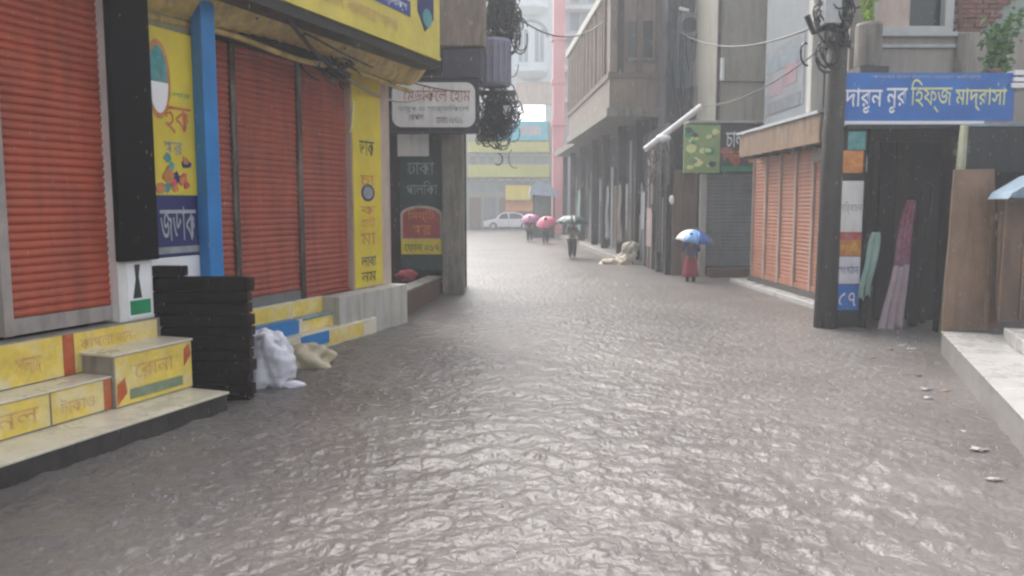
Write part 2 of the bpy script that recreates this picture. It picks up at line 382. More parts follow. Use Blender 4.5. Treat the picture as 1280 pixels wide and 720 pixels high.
T.part('ledge_top', MB().box(xs0 - 5, xe + 0.01, -0.02, 1.05, 0.162, 0.185), M['cream'], bevel=0.006)
xb0 = S(143, 480, 0.46); xb1 = S(240, 460, 0.46)
lo = T.part('lower_step', MB().box(xs0 - 5, xb0, 0.5, 1.05, 0.187, 0.47), M['concrete'], bevel=0.008)
T.part('tread', MB().box(xs0 - 5, xb0 - 0.003, 0.485, 0.84, 0.472, 0.49), M['cream'], lo, bevel=0.004)
up = T.part('upper_step', MB().box(xs0 - 5, xb1, 0.84, 1.05, 0.492, 0.87), M['concrete'], bevel=0.008)
bl = T.part('step_block', MB().box(xb0, xb1, 0.46, 0.835, 0.187, 0.655), M['concrete'], bevel=0.008)
T.part('tread', MB().box(xb0 - 0.02, xb1 + 0.01, 0.445, 0.838, 0.658, 0.68), M['cream'], bl, bevel=0.004)
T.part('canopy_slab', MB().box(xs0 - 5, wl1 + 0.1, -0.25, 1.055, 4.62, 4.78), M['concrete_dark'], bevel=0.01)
# printed sheets pasted on the risers
def poster(T, x0, x1, z0, z1, y, m, th=0.004, name='poster'):
    return T.part(name, MB().box(x0, x1, y - th, y, z0, z1), m)
xz = S(0, 520, 0.5)
cuts = [xz - 1.4, xz - 0.55, S(62, 500, 0.5), S(130, 490, 0.5)]
for i in range(3):
    a, c = cuts[i] + 0.01, cuts[i + 1] - 0.01
    p = poster(T, a, c, 0.20, 0.465, 0.498, M['step_yellow'])
    T.text(['মাবনট', 'পাননল', 'টাকাও'][i], a + 0.08, c - 0.1, 0.26, 0.40, 0.491, M['step_text'], p)
p = poster(T, cuts[3] - 0.005, xb0 - 0.005, 0.20, 0.465, 0.497, M['step_red'])
a0, a1 = S(10, 440, 0.84), S(78, 440, 0.84)
p = poster(T, xs0 - 0.9, a1, 0.50, 0.86, 0.838, M['step_yellow']); T.text('সালাম', a0 + 0.05, a1 - 0.22, 0.58, 0.74, 0.831, M['step_text'], p)
poster(T, a1 + 0.005, S(92, 440, 0.84), 0.50, 0.86, 0.838, M['step_red'])
p = poster(T, S(92, 440, 0.84) + 0.006, xb1 - 0.05, 0.50, 0.86, 0.838, M['step_yellow'])
T.text('কাপলা বান', S(100, 440, 0.84), S(165, 430, 0.84), 0.70, 0.80, 0.831, M['step_text'], p)
p = poster(T, xb0 + 0.01, xb1 - 0.01, 0.20, 0.65, 0.458, M['step_yellow'])
T.text('েরানা', xb0 + 0.22, xb1 - 0.25, 0.42, 0.56, 0.451, M['step_text'], p)
T.part('printed_strip', MB().box(xb0 + 0.16, xb1 - 0.14, 0.4495, 0.452, 0.24, 0.335), M['step_green'], p)
T.text('সারাদেশে খুচরা', xb0 + 0.2, xb1 - 0.2, 0.26, 0.315, 0.447, M['grey_print'], p)
for q0, q1, zz0, zz1 in ((xb0 + 0.015, xb0 + 0.13, 0.21, 0.45), (xb1 - 0.12, xb1 - 0.02, 0.42, 0.64)):
    T.part('printed_patch', MB().prism([(q0, zz0), (q1, zz0 + 0.1), (q1 - 0.02, zz1), (q0 + 0.01, zz1 - 0.05)], 0.449, 0.4535), M['step_red'], p)
# pier between shutter and yellow board: black upper panel, white poster below
pl, pr = S(150, 350, 0.86), S(193, 350, 0.86)
pz = LF.sz(165, 326, 0.86)
pier = T.part('pier', MB().box(pl + 0.0, pr, 0.88, 1.06, 0.872, 7.4), M['white'], bevel=0.01)
T.part('black_panel', MB().box(pl - 0.03, pr + 0.02, 0.80, 0.875, pz, 7.3), M['black'], pier, bevel=0.01)
p = T.part('poster', MB().box(pl + 0.10, pr - 0.03, 0.873, 0.879, 0.90, pz - 0.02), M['white_clean'], pier)
T.part('printed_patch', MB().box(pl + 0.12, pr - 0.05, 0.870, 0.8725, 0.93, 1.07), M['green_print'], p)
T.part('printed_patch', MB().prism([(pl + 0.16, 1.09), (pl + 0.27, 1.09), (pl + 0.24, 1.3), (pl + 0.26, 1.42), (pl + 0.19, 1.42), (pl + 0.2, 1.28)], 0.870, 0.8725), M['dark_print'], p)

# ---- yellow and navy vertical board on the wall
xa, xb = S(192, 200, 1.0), S(245, 200, 1.0)
zt, zm, zb = LF.sz(220, 40, 1.0), LF.sz(220, 244, 1.0), LF.sz(220, 320, 1.0)
T = Thing(LF, 'wall_board', 'tall narrow yellow advertising board with navy and white lower panels on the wall', 'sign', (xa + xb) / 2, 1.0, zb)
bd = T.part('board', MB().box(xa - 0.15, xb, 1.0, 1.05, zm, zt), M['yellow'], bevel=0.004)
T.part('lower_panel', MB().box(xa - 0.15, xb, 0.997, 1.05, zb, zm - 0.004), M['navy'], bevel=0.004)
W_ = xb - xa
T.part('oval_logo', MB().ellipse(xa + 0.10, zt - 0.52, 0.17, 0.40, 0.994, 28), M['orange_print'], bd)
T.part('oval_logo', MB().ellipse(xa + 0.10, zt - 0.52, 0.13, 0.34, 0.990, 28), M['teal_print'], bd)
T.part('oval_logo', MB().ellipse(xa + 0.10, zt - 0.55, 0.13, 0.31, 0.986, 28, PI, 2 * PI), M['white_clean'], bd)
T.text('বাংলার', xa + 0.08, xb - 0.06, zm + 1.02, zm + 1.07, 0.994, M['green_print'], bd)
T.text('হক', xa + 0.16, xb - 0.06, zm + 0.64, zm + 0.92, 0.994, M['step_red'], bd)
T.text('ঘর', xa + 0.14, xb - 0.2, zm + 0.42, zm + 0.55, 0.994, M['grey_print'], bd)
rdp = random.Random(4)
for k in range(16):
    cx = xa + 0.06 + rdp.random() * (W_ - 0.14); cz = zm + 0.05 + rdp.random() * 0.33; n_ = rdp.randint(5, 8); r_ = rdp.uniform(0.035, 0.085)
    pts = [(cx + r_ * rdp.uniform(.6, 1.3) * math.cos(2 * PI * q / n_), cz + r_ * rdp.uniform(.6, 1.3) * math.sin(2 * PI * q / n_)) for q in range(n_)]
    T.part('printed_shape', MB().prism(pts, 0.9935 - k * 0.0004, 0.9985), M[rdp.choice(('red_print', 'teal_print', 'pink_print', 'green_print', 'navy', 'orange_print'))], bd)
T.text('জডাক', xa + 0.04, xb - 0.05, zb + 0.16, zm - 0.12, 0.990, M['steel'])
T.part('white_panel', MB().box(xa - 0.1, xb + 0.02, 1.0, 1.05, zb - 0.75, zb - 0.01), M['white_clean'])
T.part('printed_strip', MB().box(xa - 0.02, xb - 0.01, 0.991, 0.9935, zb + 0.03, zb + 0.1), M['grey_print'])
# small white and pink board tucked beside it
xc, xd = xb + 0.02, S(262, 250, 1.0)
T = Thing(LF, 'side_board', 'dark strip board with white figures and pink dot beside blue post', 'sign', xc, 1.0, zb - 0.05)
b_ = T.part('board', MB().box(xc, wle - 0.005, 1.01, 1.05, zb - 0.05, zm + 1.45), M['black'])
T.text('৫', xc + 0.0, xc + 0.16, zm - 0.06, zm + 0.2, 1.005, M['white_clean'], b_)
T.part('printed_dot', MB().ellipse(xc + 0.09, zm - 0.22, 0.07, 0.13, 1.005), M['pink_print'], b_)
T.part('printed_patch', MB().box(xc, xd + 0.1, 1.0035, 1.006, zb - 0.04, zb + 0.30), M['white_clean'], b_)
# ---- stacked black planks at the end of the ledge
FY = gp(312, 500)[1]
PF = CF(FY)
x0 = PF.sx(189, 400); x1 = PF.sx(309, 450); xm = PF.sx(238, 420)
T = Thing(PF, 'plank_stack', 'stack of black wet planks closing the end of the tiled ledge', 'plank stack', (x0 + x1) / 2, 0.05, -0.2)
z = -0.2; k = 0
ztop = PF.sz(260, 346)
while z < ztop - 0.02:
    h = random.uniform(0.10, 0.135); h = min(h, ztop - z)
    if ztop - z - h < 0.04: h = ztop - z
    j = random.uniform(-0.02, 0.03); left = x0 + random.uniform(-0.01, 0.02) if z > 0.5 else xm - 0.02
    if 0.5 < z < 0.85: left = x0 + (0.85 - z) * 0.45
    T.part('plank', MB().box(left, x1 + j - 0.006, random.uniform(-0.015, 0.01), 0.16, z + 0.002, z + h - 0.006), M['plank'], bevel=0.012)
    T.part('plank_end', MB().box(x1 + j - 0.004, x1 + j + 0.03, -0.01, 0.15, z + 0.006, z + h - 0.01), M['plank_end'], bevel=0.012)
    z += h
T.part('plank', MB().box(x0 - 0.01, PF.sx(228, 335), 0.0, 0.15, ztop + 0.002, PF.sz(210, 333)), M['plank'], bevel=0.012)

# ---- blue post
xq = S(262, 300, 0.95)
T = Thing(LF, 'blue_post', 'tall bright blue painted post beside the yellow wall board', 'post', xq, 0.95, -0.2)
T.part('shaft', MB().box(xq - 0.115, xq + 0.10, 0.85, 1.0, -0.1, 6.6), M['blue'], bevel=0.012)
T.part('base_plate', MB().box(xq - 0.18, xq + 0.16, 0.80, 1.05, -0.2, -0.1), M['concrete_dark'], bevel=0.01)

# ---- second shop
wall2 = 1.57
xr0 = S(264, 250, 1.52) ; xr1 = S(293, 250, 1.52); xr2 = S(374, 250, 1.52); xr3 = S(438, 250, 1.52)
xl2 = wle + 0.01; xc0 = S(441, 250, 1.40); xc1 = S(489, 300, 1.40)
T = Thing(LF, 'shop_building', 'shop with three dull orange roller shutters under a yellow awning', 'shop', xr2, 1.3, -0.2)
T.part('wall', MB().box(xl2, xc1, wall2 + 0.05, wall2 + 0.4, -0.2, 7.6), M['dark_wall'])
T.part('back_block', MB().box(xl2, xc1, wall2 + 0.41, 7, -0.2, 8.2), M['dark_wall'])
T.part('lintel', MB().box(xl2, xc0, 1.44, wall2 + 0.049, 3.98, 4.3), M['dark_wall'])
fz = 0.66
for a, c, rr in ((xl2 + 0.02, xr1 - 0.05, (False, True)), (xr1 + 0.05, xr2 - 0.05, (False, True)), (xr2 + 0.05, xc0 + 0.1, (False, False))):
    shutter(T, a, c, 1.52, fz, 3.98, 0.078, M['orange_dull'], M['grey_shutter'] if c < xr2 + 1 else M['orange_dull'], rails=rr, railm=M['rail'], railw=0.10, bar_h=0.13 if a < xr2 else 0.05)
T.part('upper_step', MB().box(xl2, xc0 + 0.3, 1.42, wall2 + 0.049, -0.2, fz), M['cream'], bevel=0.008)
T.part('middle_step', MB().box(xl2, xc0 + 0.2, 1.25, 1.418, -0.2, 0.43), M['cream'], bevel=0.008)
T.part('lower_step', MB().box(xl2, xc0 + 0.1, 1.07, 1.248, -0.2, 0.24), M['cream'], bevel=0.008)
xk = S(372, 400, 1.33)
poster(T, xl2, xk - 0.05, 0.44, 0.64, 1.419, M['step_yellow']); poster(T, xk, xc0 - 0.3, 0.45, 0.645, 1.419, M['step_yellow'])
poster(T, xk, xc0 - 0.3, 0.25, 0.40, 1.249, M['step_yellow']); poster(T, xk + 0.3, xc0 - 0.3, 0.02, 0.22, 1.069, M['step_yellow'])
T.part('painted_tread', MB().box(xl2, xk - 0.12, 1.255, 1.40, 0.432, 0.445), M['blue'])
T.part('painted_riser', MB().box(xl2, xk - 0.1, 1.235, 1.247, 0.25, 0.431), M['blue'])
T.part('painted_riser', MB().box(xk - 0.3, xk + 0.35, 1.052, 1.066, 0.06, 0.235), M['blue'])
T.part('tread_edge', MB().box(xk, xc0 - 0.4, 1.235, 1.2445, 0.405, 0.432), M['teal_print'])
T.part('tile_strip', MB().box(xk, xc0 - 0.4, 1.27, 1.40, 0.432, 0.440), M['grey_print'])
# corner pier with yellow poster
T.part('corner_pier', MB().box(xc0, xc1, 1.40, 1.85, fz + 0.002, 7.6), M['pinkish'], bevel=0.015)
T.part('pier_base', MB().box(S(425, 390, 1.12), xc1 + 0.03, 1.12, 1.9, -0.2, fz), M['plaster_pale'], bevel=0.012)
xp1 = S(477, 250, 1.39); zp0, zp1 = LF.sz(460, 359, 1.39), LF.sz(460, 130, 1.39)
p = T.part('poster', MB().box(xc0 + 0.01, xp1, 1.390, 1.398, zp0 + 0.02, zp1 + 0.5), M['yellow'])
cxp = (xc0 + xp1) / 2
T.part('round_logo', MB().ellipse(cxp, LF.sz(460, 241, 1.39), 0.21, 0.14, 1.386), M['navy'], p)
T.part('round_logo', MB().ellipse(cxp, LF.sz(460, 241, 1.39), 0.15, 0.10, 1.382), M['grey_print'], p)
for s_, y0_, y1_, mm in (('ডাক', 195, 175, 'dark_print'), ('চা', 232, 218, 'orange_print'), ('ক', 268, 258, 'orange_print'), ('হাট', 285, 270, 'orange_print'), ('মা', 306, 290, 'orange_print'), ('লাবা', 333, 320, 'navy'), ('নম', 352, 340, 'dark_print')):
    T.text(s_, cxp - 0.24, cxp + 0.22, LF.sz(460, y0_, 1.39), LF.sz(460, y1_, 1.39), 1.386, M[mm], p)
# big yellow fascia sign and tin soffit
zs = 4.32; ws = 0.45
xg0 = S(285, 0, ws) - 0.6; xg1 = S(550, 60, ws)
T2 = Thing(LF, 'fascia_sign', 'long yellow fascia signboard with blue lettered band above the awning', 'sign', (xg0 + xg1) / 2, ws, zs)
fb = T2.part('face', MB().box(xg0, xg1, ws, ws + 0.12, zs, zs + 1.9), M['signyellow'], bevel=0.006)
T2.part('frame', MB().box(xg0, xg1 - 0.05, ws + 0.02, ws + 0.34, zs - 0.13, zs - 0.004), M['tin_frame'])
T2.part('edge_trim', MB().box(xg0, xg1, ws - 0.015, ws - 0.002, zs, zs + 0.05), M['signyellow'], fb)
xt1 = S(513, 40, ws); T2.part('blue_band', MB().box(xg0 + 0.3, xt1, ws - 0.008, ws - 0.002, zs + 0.48, zs + 0.70), M['signblue'], fb)
T2.text('িবকাশ েমাবাইল ব্যাংিকং পেয়ন্ট ফ্েলিক্স', xg0 + 1.2, xt1 - 0.12, zs + 0.51, zs + 0.67, ws - 0.012, M['white_clean'], fb)
T2.text('েপাঃ েবাপাল বাজার সদর', xg0 + 1.4, xt1 - 0.4, zs + 0.18, zs + 0.36, ws - 0.012, M['step_text'], fb)
xv = S(538, 30, ws)
T2.part('printed_portrait', MB().prism([(xv - 0.45, zs + 0.62), (xv - 0.2, zs + 0.36), (xv + 0.1, zs + 0.6), (xv + 0.12, zs + 1.85), (xv - 0.45, zs + 1.85)], ws - 0.009, ws - 0.003), M['navy'], fb)
T2.part('printed_patch', MB().ellipse(xv - 0.12, zs + 0.58, 0.16, 0.14, ws - 0.012), M['teal_print'], fb)
# tin soffit: sagging sheet with a rolled front edge
mb = MB(); nx, ny = 60, 9
xo0, xo1 = xg0 - 0.8, S(540, 92, 0.7)
grid = []
for i in range(nx + 1):
    for j in range(ny + 1):
        u = i / nx; v = j / ny; x = xo0 + (xo1 - xo0) * u
        y = ws + 0.36 + (1.50 - ws - 0.36) * v
        zz = zs - 0.10 - 0.26 * math.sin(PI * min(1, v * 1.25)) * (0.75 + 0.25 * math.sin(u * 9)) - 0.02 * v + 0.012 * math.cos(i * PI)
        grid.append((x, y, zz))
mb.add(grid, [(i * (ny + 1) + j, i * (ny + 1) + j + 1, (i + 1) * (ny + 1) + j + 1, (i + 1) * (ny + 1) + j) for i in range(nx) for j in range(ny)])
so_ = T.part('awning_sheet', mb, M['tin'], norm=False)
md = so_.modifiers.new('thick', 'SOLIDIFY'); md.thickness = 0.006
T.part('rolled_edge', MB().tube([(xo0 + (xo1 - xo0) * i / 30, ws + 0.62, zs - 0.40 - 0.03 * math.sin(i * 0.5)) for i in range(31)], 0.035, 7), M['tin'], so_, smooth=True)
for i in range(7):
    x = xo0 + (xo1 - xo0) * (i + 0.5) / 7
    T.part('awning_bracket', MB().tube([(x, wall2 + 0.04, 4.05), (x, ws + 0.4, zs - 0.15)], 0.018, 5), M['frame_dark'])

# ---- sacks by the steps
def crumple(mb, amp, seed, fr=14):
    rd = np.random.default_rng(seed); a = np.array(mb.v); c = a.mean(0)
    d = a - c; nrm = d / (np.linalg.norm(d, axis=1, keepdims=True) + 1e-6); h = np.zeros(len(a))
    for k in range(16):
        w_ = rd.normal(0, fr * (0.5 + k / 10), 3); h += np.abs(np.sin(a @ w_ + rd.uniform(0, 6.28))) / (1 + k * 0.25)
    a = a + nrm * ((h - h.mean()) * amp)[:, None]; mb.v = [tuple(p) for p in a]; return mb
def sack(fr, label, c, r, m, seed, neck=True):
    T = Thing(fr, 'sack', label, 'sack', c[0], c[1], c[2])
    T.part('bag', crumple(MB().blob((c[0], c[1], c[2] + r[2] * 0.9), r, 64, 44, 0.09, seed), 0.017 if neck else 0.006, seed, 26 if neck else 12), m, smooth=True)
    if neck:
        T.part('gathered_top', crumple(MB().blob((c[0] - r[0] * 0.25, c[1], c[2] + r[2] * 1.72), (r[0] * 0.6, r[1] * 0.5, r[2] * 0.25), 40, 24, 0.12, seed + 3), 0.02, seed + 1, 22), m, smooth=True)
    return T
WF = CF(0)
p = gp(333, 485)
T = sack(WF, 'crumpled white plastic sack standing in the water beside stacked planks', (p[0], p[1] + 0.15, -0.08), (0.27, 0.22, 0.36), M['sack'], 3)
T.part('loose_corner', MB().blob((p[0] + 0.28, p[1] + 0.05, 0.02), (0.14, 0.08, 0.05), 14, 8, 0.1, 9), M['sack'], smooth=True)
p = gp(378, 458)
sack(WF, 'low beige sack slumped against the steps of the orange shutters', (p[0], p[1] + 0.1, -0.12), (0.36, 0.26, 0.2), M['sack_beige'], 5, neck=False)

# ---- low brown wall in the alley
A0 = gp(492, 404); A1 = gp(553, 370)
AF = Frame(A0, A1)
la = math.hypot(A1[0] - A0[0], A1[1] - A0[1])
T = Thing(AF, 'low_wall', 'low wet brown wall in the gap beside the dark green board', 'wall', la / 2, 0, -0.2)
T.part('wall', MB().box(0.05, la - 0.2, 0, 0.25, -0.2, 0.42), mat('low_wall_brown', '5d4a3f', 0.6, 0.3, 3, '3a2d27', 0.6, 0.4), bevel=0.02)
T.part('coping', MB().box(0.03, la - 0.22, -0.03, 0.28, 0.422, 0.47), M['column'], bevel=0.01)

p = gp(512, 384)
solo(WF, 'cloth_bundle', 'small red cloth bundle lying on the low brown wall', 'bundle', crumple(MB().blob((p[0] - 0.15, p[1] + 0.75, 0.56), (0.2, 0.16, 0.12), 24, 16, 0.1, 4), 0.012, 2), M['redcloth0'], p[0] - 0.15, p[1] + 0.75, 0.47, None, True)
# ---- corner shop with green board, facing the street mouth
CY = gp(565, 368)[1]; KF = CF(CY)
kx = lambda px, y=0.0: KF.sx(px, 300, y)
kz = lambda py, y=0.0: KF.sz(540, py, y)
T = Thing(KF, 'corner_shop', 'narrow stained corner shop with dark green board and grey pillar', 'shop', kx(540), 0, -0.2)
T.part('pillar', MB().box(kx(553), kx(580), -0.12, 0.4, -0.2, kz(102)), M['column'], bevel=0.03)
T.part('wall', MB().box(kx(430), kx(552), 0.16, 0.5, -0.2, 8.5), M['dark_wall'])
T.part('upper_wall', MB().box(kx(430), kx(579), 0.5, 2.0, kz(150), 8.6), M['column'])
T.part('side_wall', MB().box(kx(430), kx(577), 0.505, 2.0, -0.2, kz(151)), M['darkground'])
T.part('tan_box', MB().box(kx(553), kx(608), -0.4, 0.48, kz(62), 8.0), M['brownface'], bevel=0.03)
T.part('dark_box', MB().box(kx(556), kx(603), -0.3, 0.49, kz(101), kz(63)), mat('box_dark_violet', '3c3a46', 0.7, 0.3, 3, '24232a', 0.6), bevel=0.03)
gb = T.part('green_board', MB().box(kx(500), kx(552), 0.08, 0.155, kz(338), kz(165)), M['board_green'])
T.part('paper_notice', MB().box(kx(498), kx(537), 0.06, 0.075, kz(195), kz(166)), M['white'], gb)
T.text('ঢাকা', kx(510), kx(543), kz(218), kz(202), 0.07, M['grey_print'], gb); T.text('পালিকা', kx(508), kx(547), kz(243), kz(226), 0.07, M['grey_print'], gb)
ca = (kx(500) + kx(553)) / 2; ra = (kx(553) - kx(500)) / 2 - 0.01
def arch(r0, z0, zc, n=16): return [(ca - r0, z0), (ca + r0, z0)] + [(ca + r0 * math.cos(PI * i / n), zc + r0 * 0.42 * math.sin(PI * i / n)) for i in range(n + 1)]
T.part('arch_border', MB().prism(arch(ra, kz(300), kz(268)), 0.066, 0.078), M['pinkish'], gb)
T.part('arch_panel', MB().prism(arch(ra - 0.05, kz(298), kz(270)), 0.056, 0.0655), M['arch_red'], gb)
T.text('িমষ্িট', ca - 0.3, ca + 0.3, kz(278), kz(262), 0.05, M['orange_print'], gb); T.text('ঘর', ca - 0.2, ca + 0.22, kz(294), kz(282), 0.05, M['orange_print'], gb)
T.part('yellow_strip', MB().box(kx(501), kx(552), 0.05, 0.064, kz(318), kz(299)), M['yellow'], gb); T.text('েফান ০১৭', kx(505), kx(548), kz(314), kz(305), 0.044, M['dark_print'], gb)
for i in range(6): T.part('door_board', MB().box(kx(500) + i * 0.155, kx(500) + i * 0.155 + 0.145, 0.10, 0.15, -0.2, kz(340)), M['darkground'], bevel=0.006)
T = Thing(KF, 'framed_signboard', 'white rounded signboard with red Bengali lettering in a dark frame', 'sign', kx(542), -0.5, kz(165))
FYs = -0.55
sx_ = lambda px: KF.sx(px, 130, FYs); sz_ = lambda py: KF.sz(540, py, FYs)
T.part('backing', MB().box(sx_(484), sx_(598), FYs + 0.02, FYs + 0.1, sz_(166), sz_(97)), M['frame_dark'])
def rrect(x0, x1, z0, z1, r, n=6):
    pts = []
    for cx, cz, a in ((x1 - r, z0 + r, -90), (x1 - r, z1 - r, 0), (x0 + r, z1 - r, 90), (x0 + r, z0 + r, 180)):
        pts += [(cx + r * math.cos(R(a + 90 * i / n)), cz + r * math.sin(R(a + 90 * i / n))) for i in range(n + 1)]
    return pts
fc = T.part('face', MB().prism(rrect(sx_(490), sx_(594), sz_(159), sz_(103), 0.2), FYs - 0.0, FYs + 0.018), M['white'])
T.text('েমডিকেল েহাম', sx_(504), sx_(588), sz_(128), sz_(107), FYs - 0.006, M['red_print'], fc)
T.text('ওষুধ ও সার্জিকেল', sx_(498), sx_(586), sz_(141), sz_(131), FYs - 0.006, M['grey_print'], fc)
T.text('েবাপাল', sx_(511), sx_(529), sz_(150), sz_(143), FYs - 0.006, M['frame_dark'], fc); T.text('েমাবাঃ ০১৭১১', sx_(545), sx_(577), sz_(154), sz_(146), FYs - 0.006, M['frame_dark'], fc)
for pa, pb in (((sx_(484), sz_(166)), (sx_(598), sz_(166))), ((sx_(484), sz_(97)), (sx_(598), sz_(97))), ((sx_(484), sz_(166)), (sx_(484), sz_(97))), ((sx_(598), sz_(166)), (sx_(598), sz_(97)))):
    T.part('frame_bar', MB().tube([(pa[0], FYs, pa[1]), (pb[0], FYs, pb[1])], 0.03, 6), M['frame_dark'])
for px_ in (500, 585): T.part('bracket', MB().tube([(sx_(px_), FYs + 0.1, sz_(120)), (sx_(px_), 0.16, sz_(120))], 0.03, 6), M['frame_dark'])

# ---- electric pole with transformer and cable tangle
TY = CY + 1.4; TF = CF(TY)
tx = lambda px, py=100: TF.sx(px, py); tz = lambda py: TF.sz(610, py)
T = Thing(TF, 'electric_pole', 'utility pole with lavender grey transformer drum above the street mouth', 'pole', tx(572), 0, -0.2)
T.part('shaft', MB().tube([(tx(572), 0, -0.2), (tx(572), 0, 9)], [0.16, 0.12], 10), M['pole'], smooth=True)
T.part('cross_arm', MB().box(tx(566), tx(645), 0.11, 0.2, tz(118), tz(112)), M['frame_dark'])
xt = tx(618); rt = (tx(640) - tx(598)) / 2
T.part('transformer_drum', MB().lathe([(rt * 0.9, 0), (rt, 0.06), (rt, tz(52) - tz(110) - 0.06), (rt * 0.92, tz(52) - tz(110)), (rt * 0.3, tz(52) - tz(110) + 0.05)], 20, (xt, -0.2, tz(110))), M['lav'], smooth=False)
for i in range(9):
    a = PI + PI * (i + 0.5) / 9
    T.part('cooling_fin', MB().box(xt + rt * math.cos(a) - 0.012, xt + rt * math.cos(a) + 0.012, -0.2 + rt * math.sin(a) - 0.06, -0.2 + rt * math.sin(a) + 0.03, tz(106), tz(58)), M['lav'])
for i in (-1, 0, 1): T.part('bushing', MB().lathe([(0.05, 0), (0.07, 0.05), (0.04, 0.08), (0.065, 0.13), (0.03, 0.17), (0.03, 0.3)], 8, (xt + i * 0.2, -0.2, tz(50))), M['brown_shutter'])
def tangle(name, label, fr, c, r, n, m, z0, loops=0.5, rad=0.014, seed=1):
    rd = random.Random(seed); mb = MB()
    for k in range(n):
        p = [c[i] + rd.gauss(0, r[i] * 0.45) for i in range(3)]; a = rd.uniform(0, 6.28); pts = []
        tilt = rd.uniform(-0.5, 0.5); rr = rd.uniform(0.3, 1.0) * loops; turns = rd.uniform(0.5, 1.3)
        for i in range(14):
            t = a + turns * 2 * PI * i / 13
            pts.append((p[0] + rr * r[0] * math.cos(t), p[1] + rr * r[1] * math.sin(t + tilt), p[2] + rr * r[2] * math.sin(t) - 0.1 * i / 13))
        mb.tube(pts, rad * rd.uniform(0.7, 1.5), 5)
    o = solo(fr, name, label, 'cables', mb, m, c[0], c[1], c[2]); return o
tangle('cable_tangle', 'dense tangle of black cables hanging below the transformer drum', TF, (tx(622), -0.15, tz(143)), (0.42, 0.3, 0.62), 260, M['cable'], 0, 0.42, 0.012, 3)
tangle('cable_tangle', 'dark bundle of coiled cables above the transformer drum', TF, (tx(628), -0.1, tz(20)), (0.36, 0.3, 0.8), 200, M['cable'], 0, 0.55, 0.014, 5)
o = solo(TF, 'meter_box', 'small pale meter box hanging in the cable tangle under the transformer', 'box', MB().box(tx(629), tx(638), -0.32, -0.16, tz(150), tz(134)), M['white'], tx(634), -0.2, tz(150), bevel=0.01)

# ================================================================== RIGHT SIDE, NEAR
K0 = gp(1177, 414, 0.3); K1 = gp(1280, 522, 0.3)
RN = Frame(K0, K1)
T = Thing(RN, 'raised_walkway', 'long grey concrete walkway with paved top along the flooded street', 'walkway', 2.5, 0, -0.2)
T.part('kerb_face', MB().box(0, 11, 0, 0.14, -0.2, 0.282), M['kerb'], bevel=0.015)
x = 0.0
while x < 10.8:
    T.part('paving_slab', MB().box(x + 0.003, min(x + 1.2, 11) - 0.003, -0.012, 0.95, 0.284, 0.30), M['paving'], bevel=0.004)
    T.part('paving_slab', MB().box(x + 0.003, min(x + 1.2, 11) - 0.003, 0.955, 2.2, 0.284, 0.301), M['paving'], bevel=0.004); x += 1.2
T.part('bed', MB().box(0.005, 11, 0.142, 2.2, -0.2, 0.282), M['kerb'])
T.part('upper_platform', MB().box(0.55, 11, 0.62, 3.4, 0.303, 0.46), M['paving'], bevel=0.01)
# upper building behind the blue sign
BF = CF(14.6)
bx_ = lambda px, py=50, y=0: BF.sx(px, py, y); bz = lambda py, px=1140, y=0: BF.sz(px, py, y)
T = Thing(BF, 'street_house', 'grey beige house with a pale framed window above the blue sign', 'house', bx_(1150), 0, 0)
zf = bz(96)
wx0, wx1, wz0, wz1 = bx_(1090), bx_(1190), bz(40), bz(40) + 1.9
T.part('wall', MB().box(bx_(1062), 14, 0, 0.3, 2.9, wz0), M['plaster_pale2'])
T.part('wall', MB().box(bx_(1062), wx0, 0, 0.3, wz0 + 0.001, 9.0), M['plaster_pale2'])
T.part('wall', MB().box(wx1, 14, 0.12, 0.3, wz0 + 0.001, 9.0), mat('plaster_mint', '93a198', 0.75, 0.15, 1.2, '7d7f76', 0.6, 0.2))
T.part('wall', MB().box(wx0, wx1, 0, 0.3, wz1, 9.0), M['plaster_pale2'])
T.part('back_block', MB().box(bx_(1062) + 0.9, 16, 1.6, 2.1, -0.2, 9.1), M['darkground'])
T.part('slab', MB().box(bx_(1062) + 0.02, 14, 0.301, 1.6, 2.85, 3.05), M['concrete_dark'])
wn = T.part('window', MB().box(wx0 + 0.002, wx1 - 0.002, 0.16, 0.19, wz0 + 0.002, wz1 - 0.002), M['glass'])
fr_w = 0.07
for a, c, d, e in ((wx0, wx1, wz0 + 0.003, wz0 + 0.1), (wx0, wx0 + fr_w, wz0 + 0.1, wz1), (wx1 - 0.16, wx1, wz0 + 0.1, wz1)):
    T.part('window_frame', MB().box(a + 0.003, c - 0.003, -0.03, 0.15, d, e), M['window_frame'], wn, bevel=0.008)
xcu = bx_(1140)
T.part('curtain', MB().box(wx0 + 0.08, xcu, 0.13, 0.155, wz0 + 0.1, wz1), M['pinkish'], wn)
T.part('sill', MB().box(wx0 - 0.05, wx1 + 0.05, -0.1, -0.002, wz0 - 0.09, wz0 - 0.01), M['window_frame'], bevel=0.01)
T.part('sill_band', MB().box(bx_(1062), wx1 + 0.1, -0.05, -0.002, wz0 - 0.28, wz0 - 0.22), M['window_frame'], bevel=0.01)
T.part('drain_pipe', MB().tube([(bx_(1201), -0.06, 3.0), (bx_(1201), -0.06, wz0 - 0.05)], 0.11, 9), M['column'], smooth=True)
T.part('drain_pipe', MB().tube([(bx_(1197), -0.04, wz0 + 0.05), (bx_(1194), -0.04, 9)], 0.03, 7), M['rust'], smooth=True)
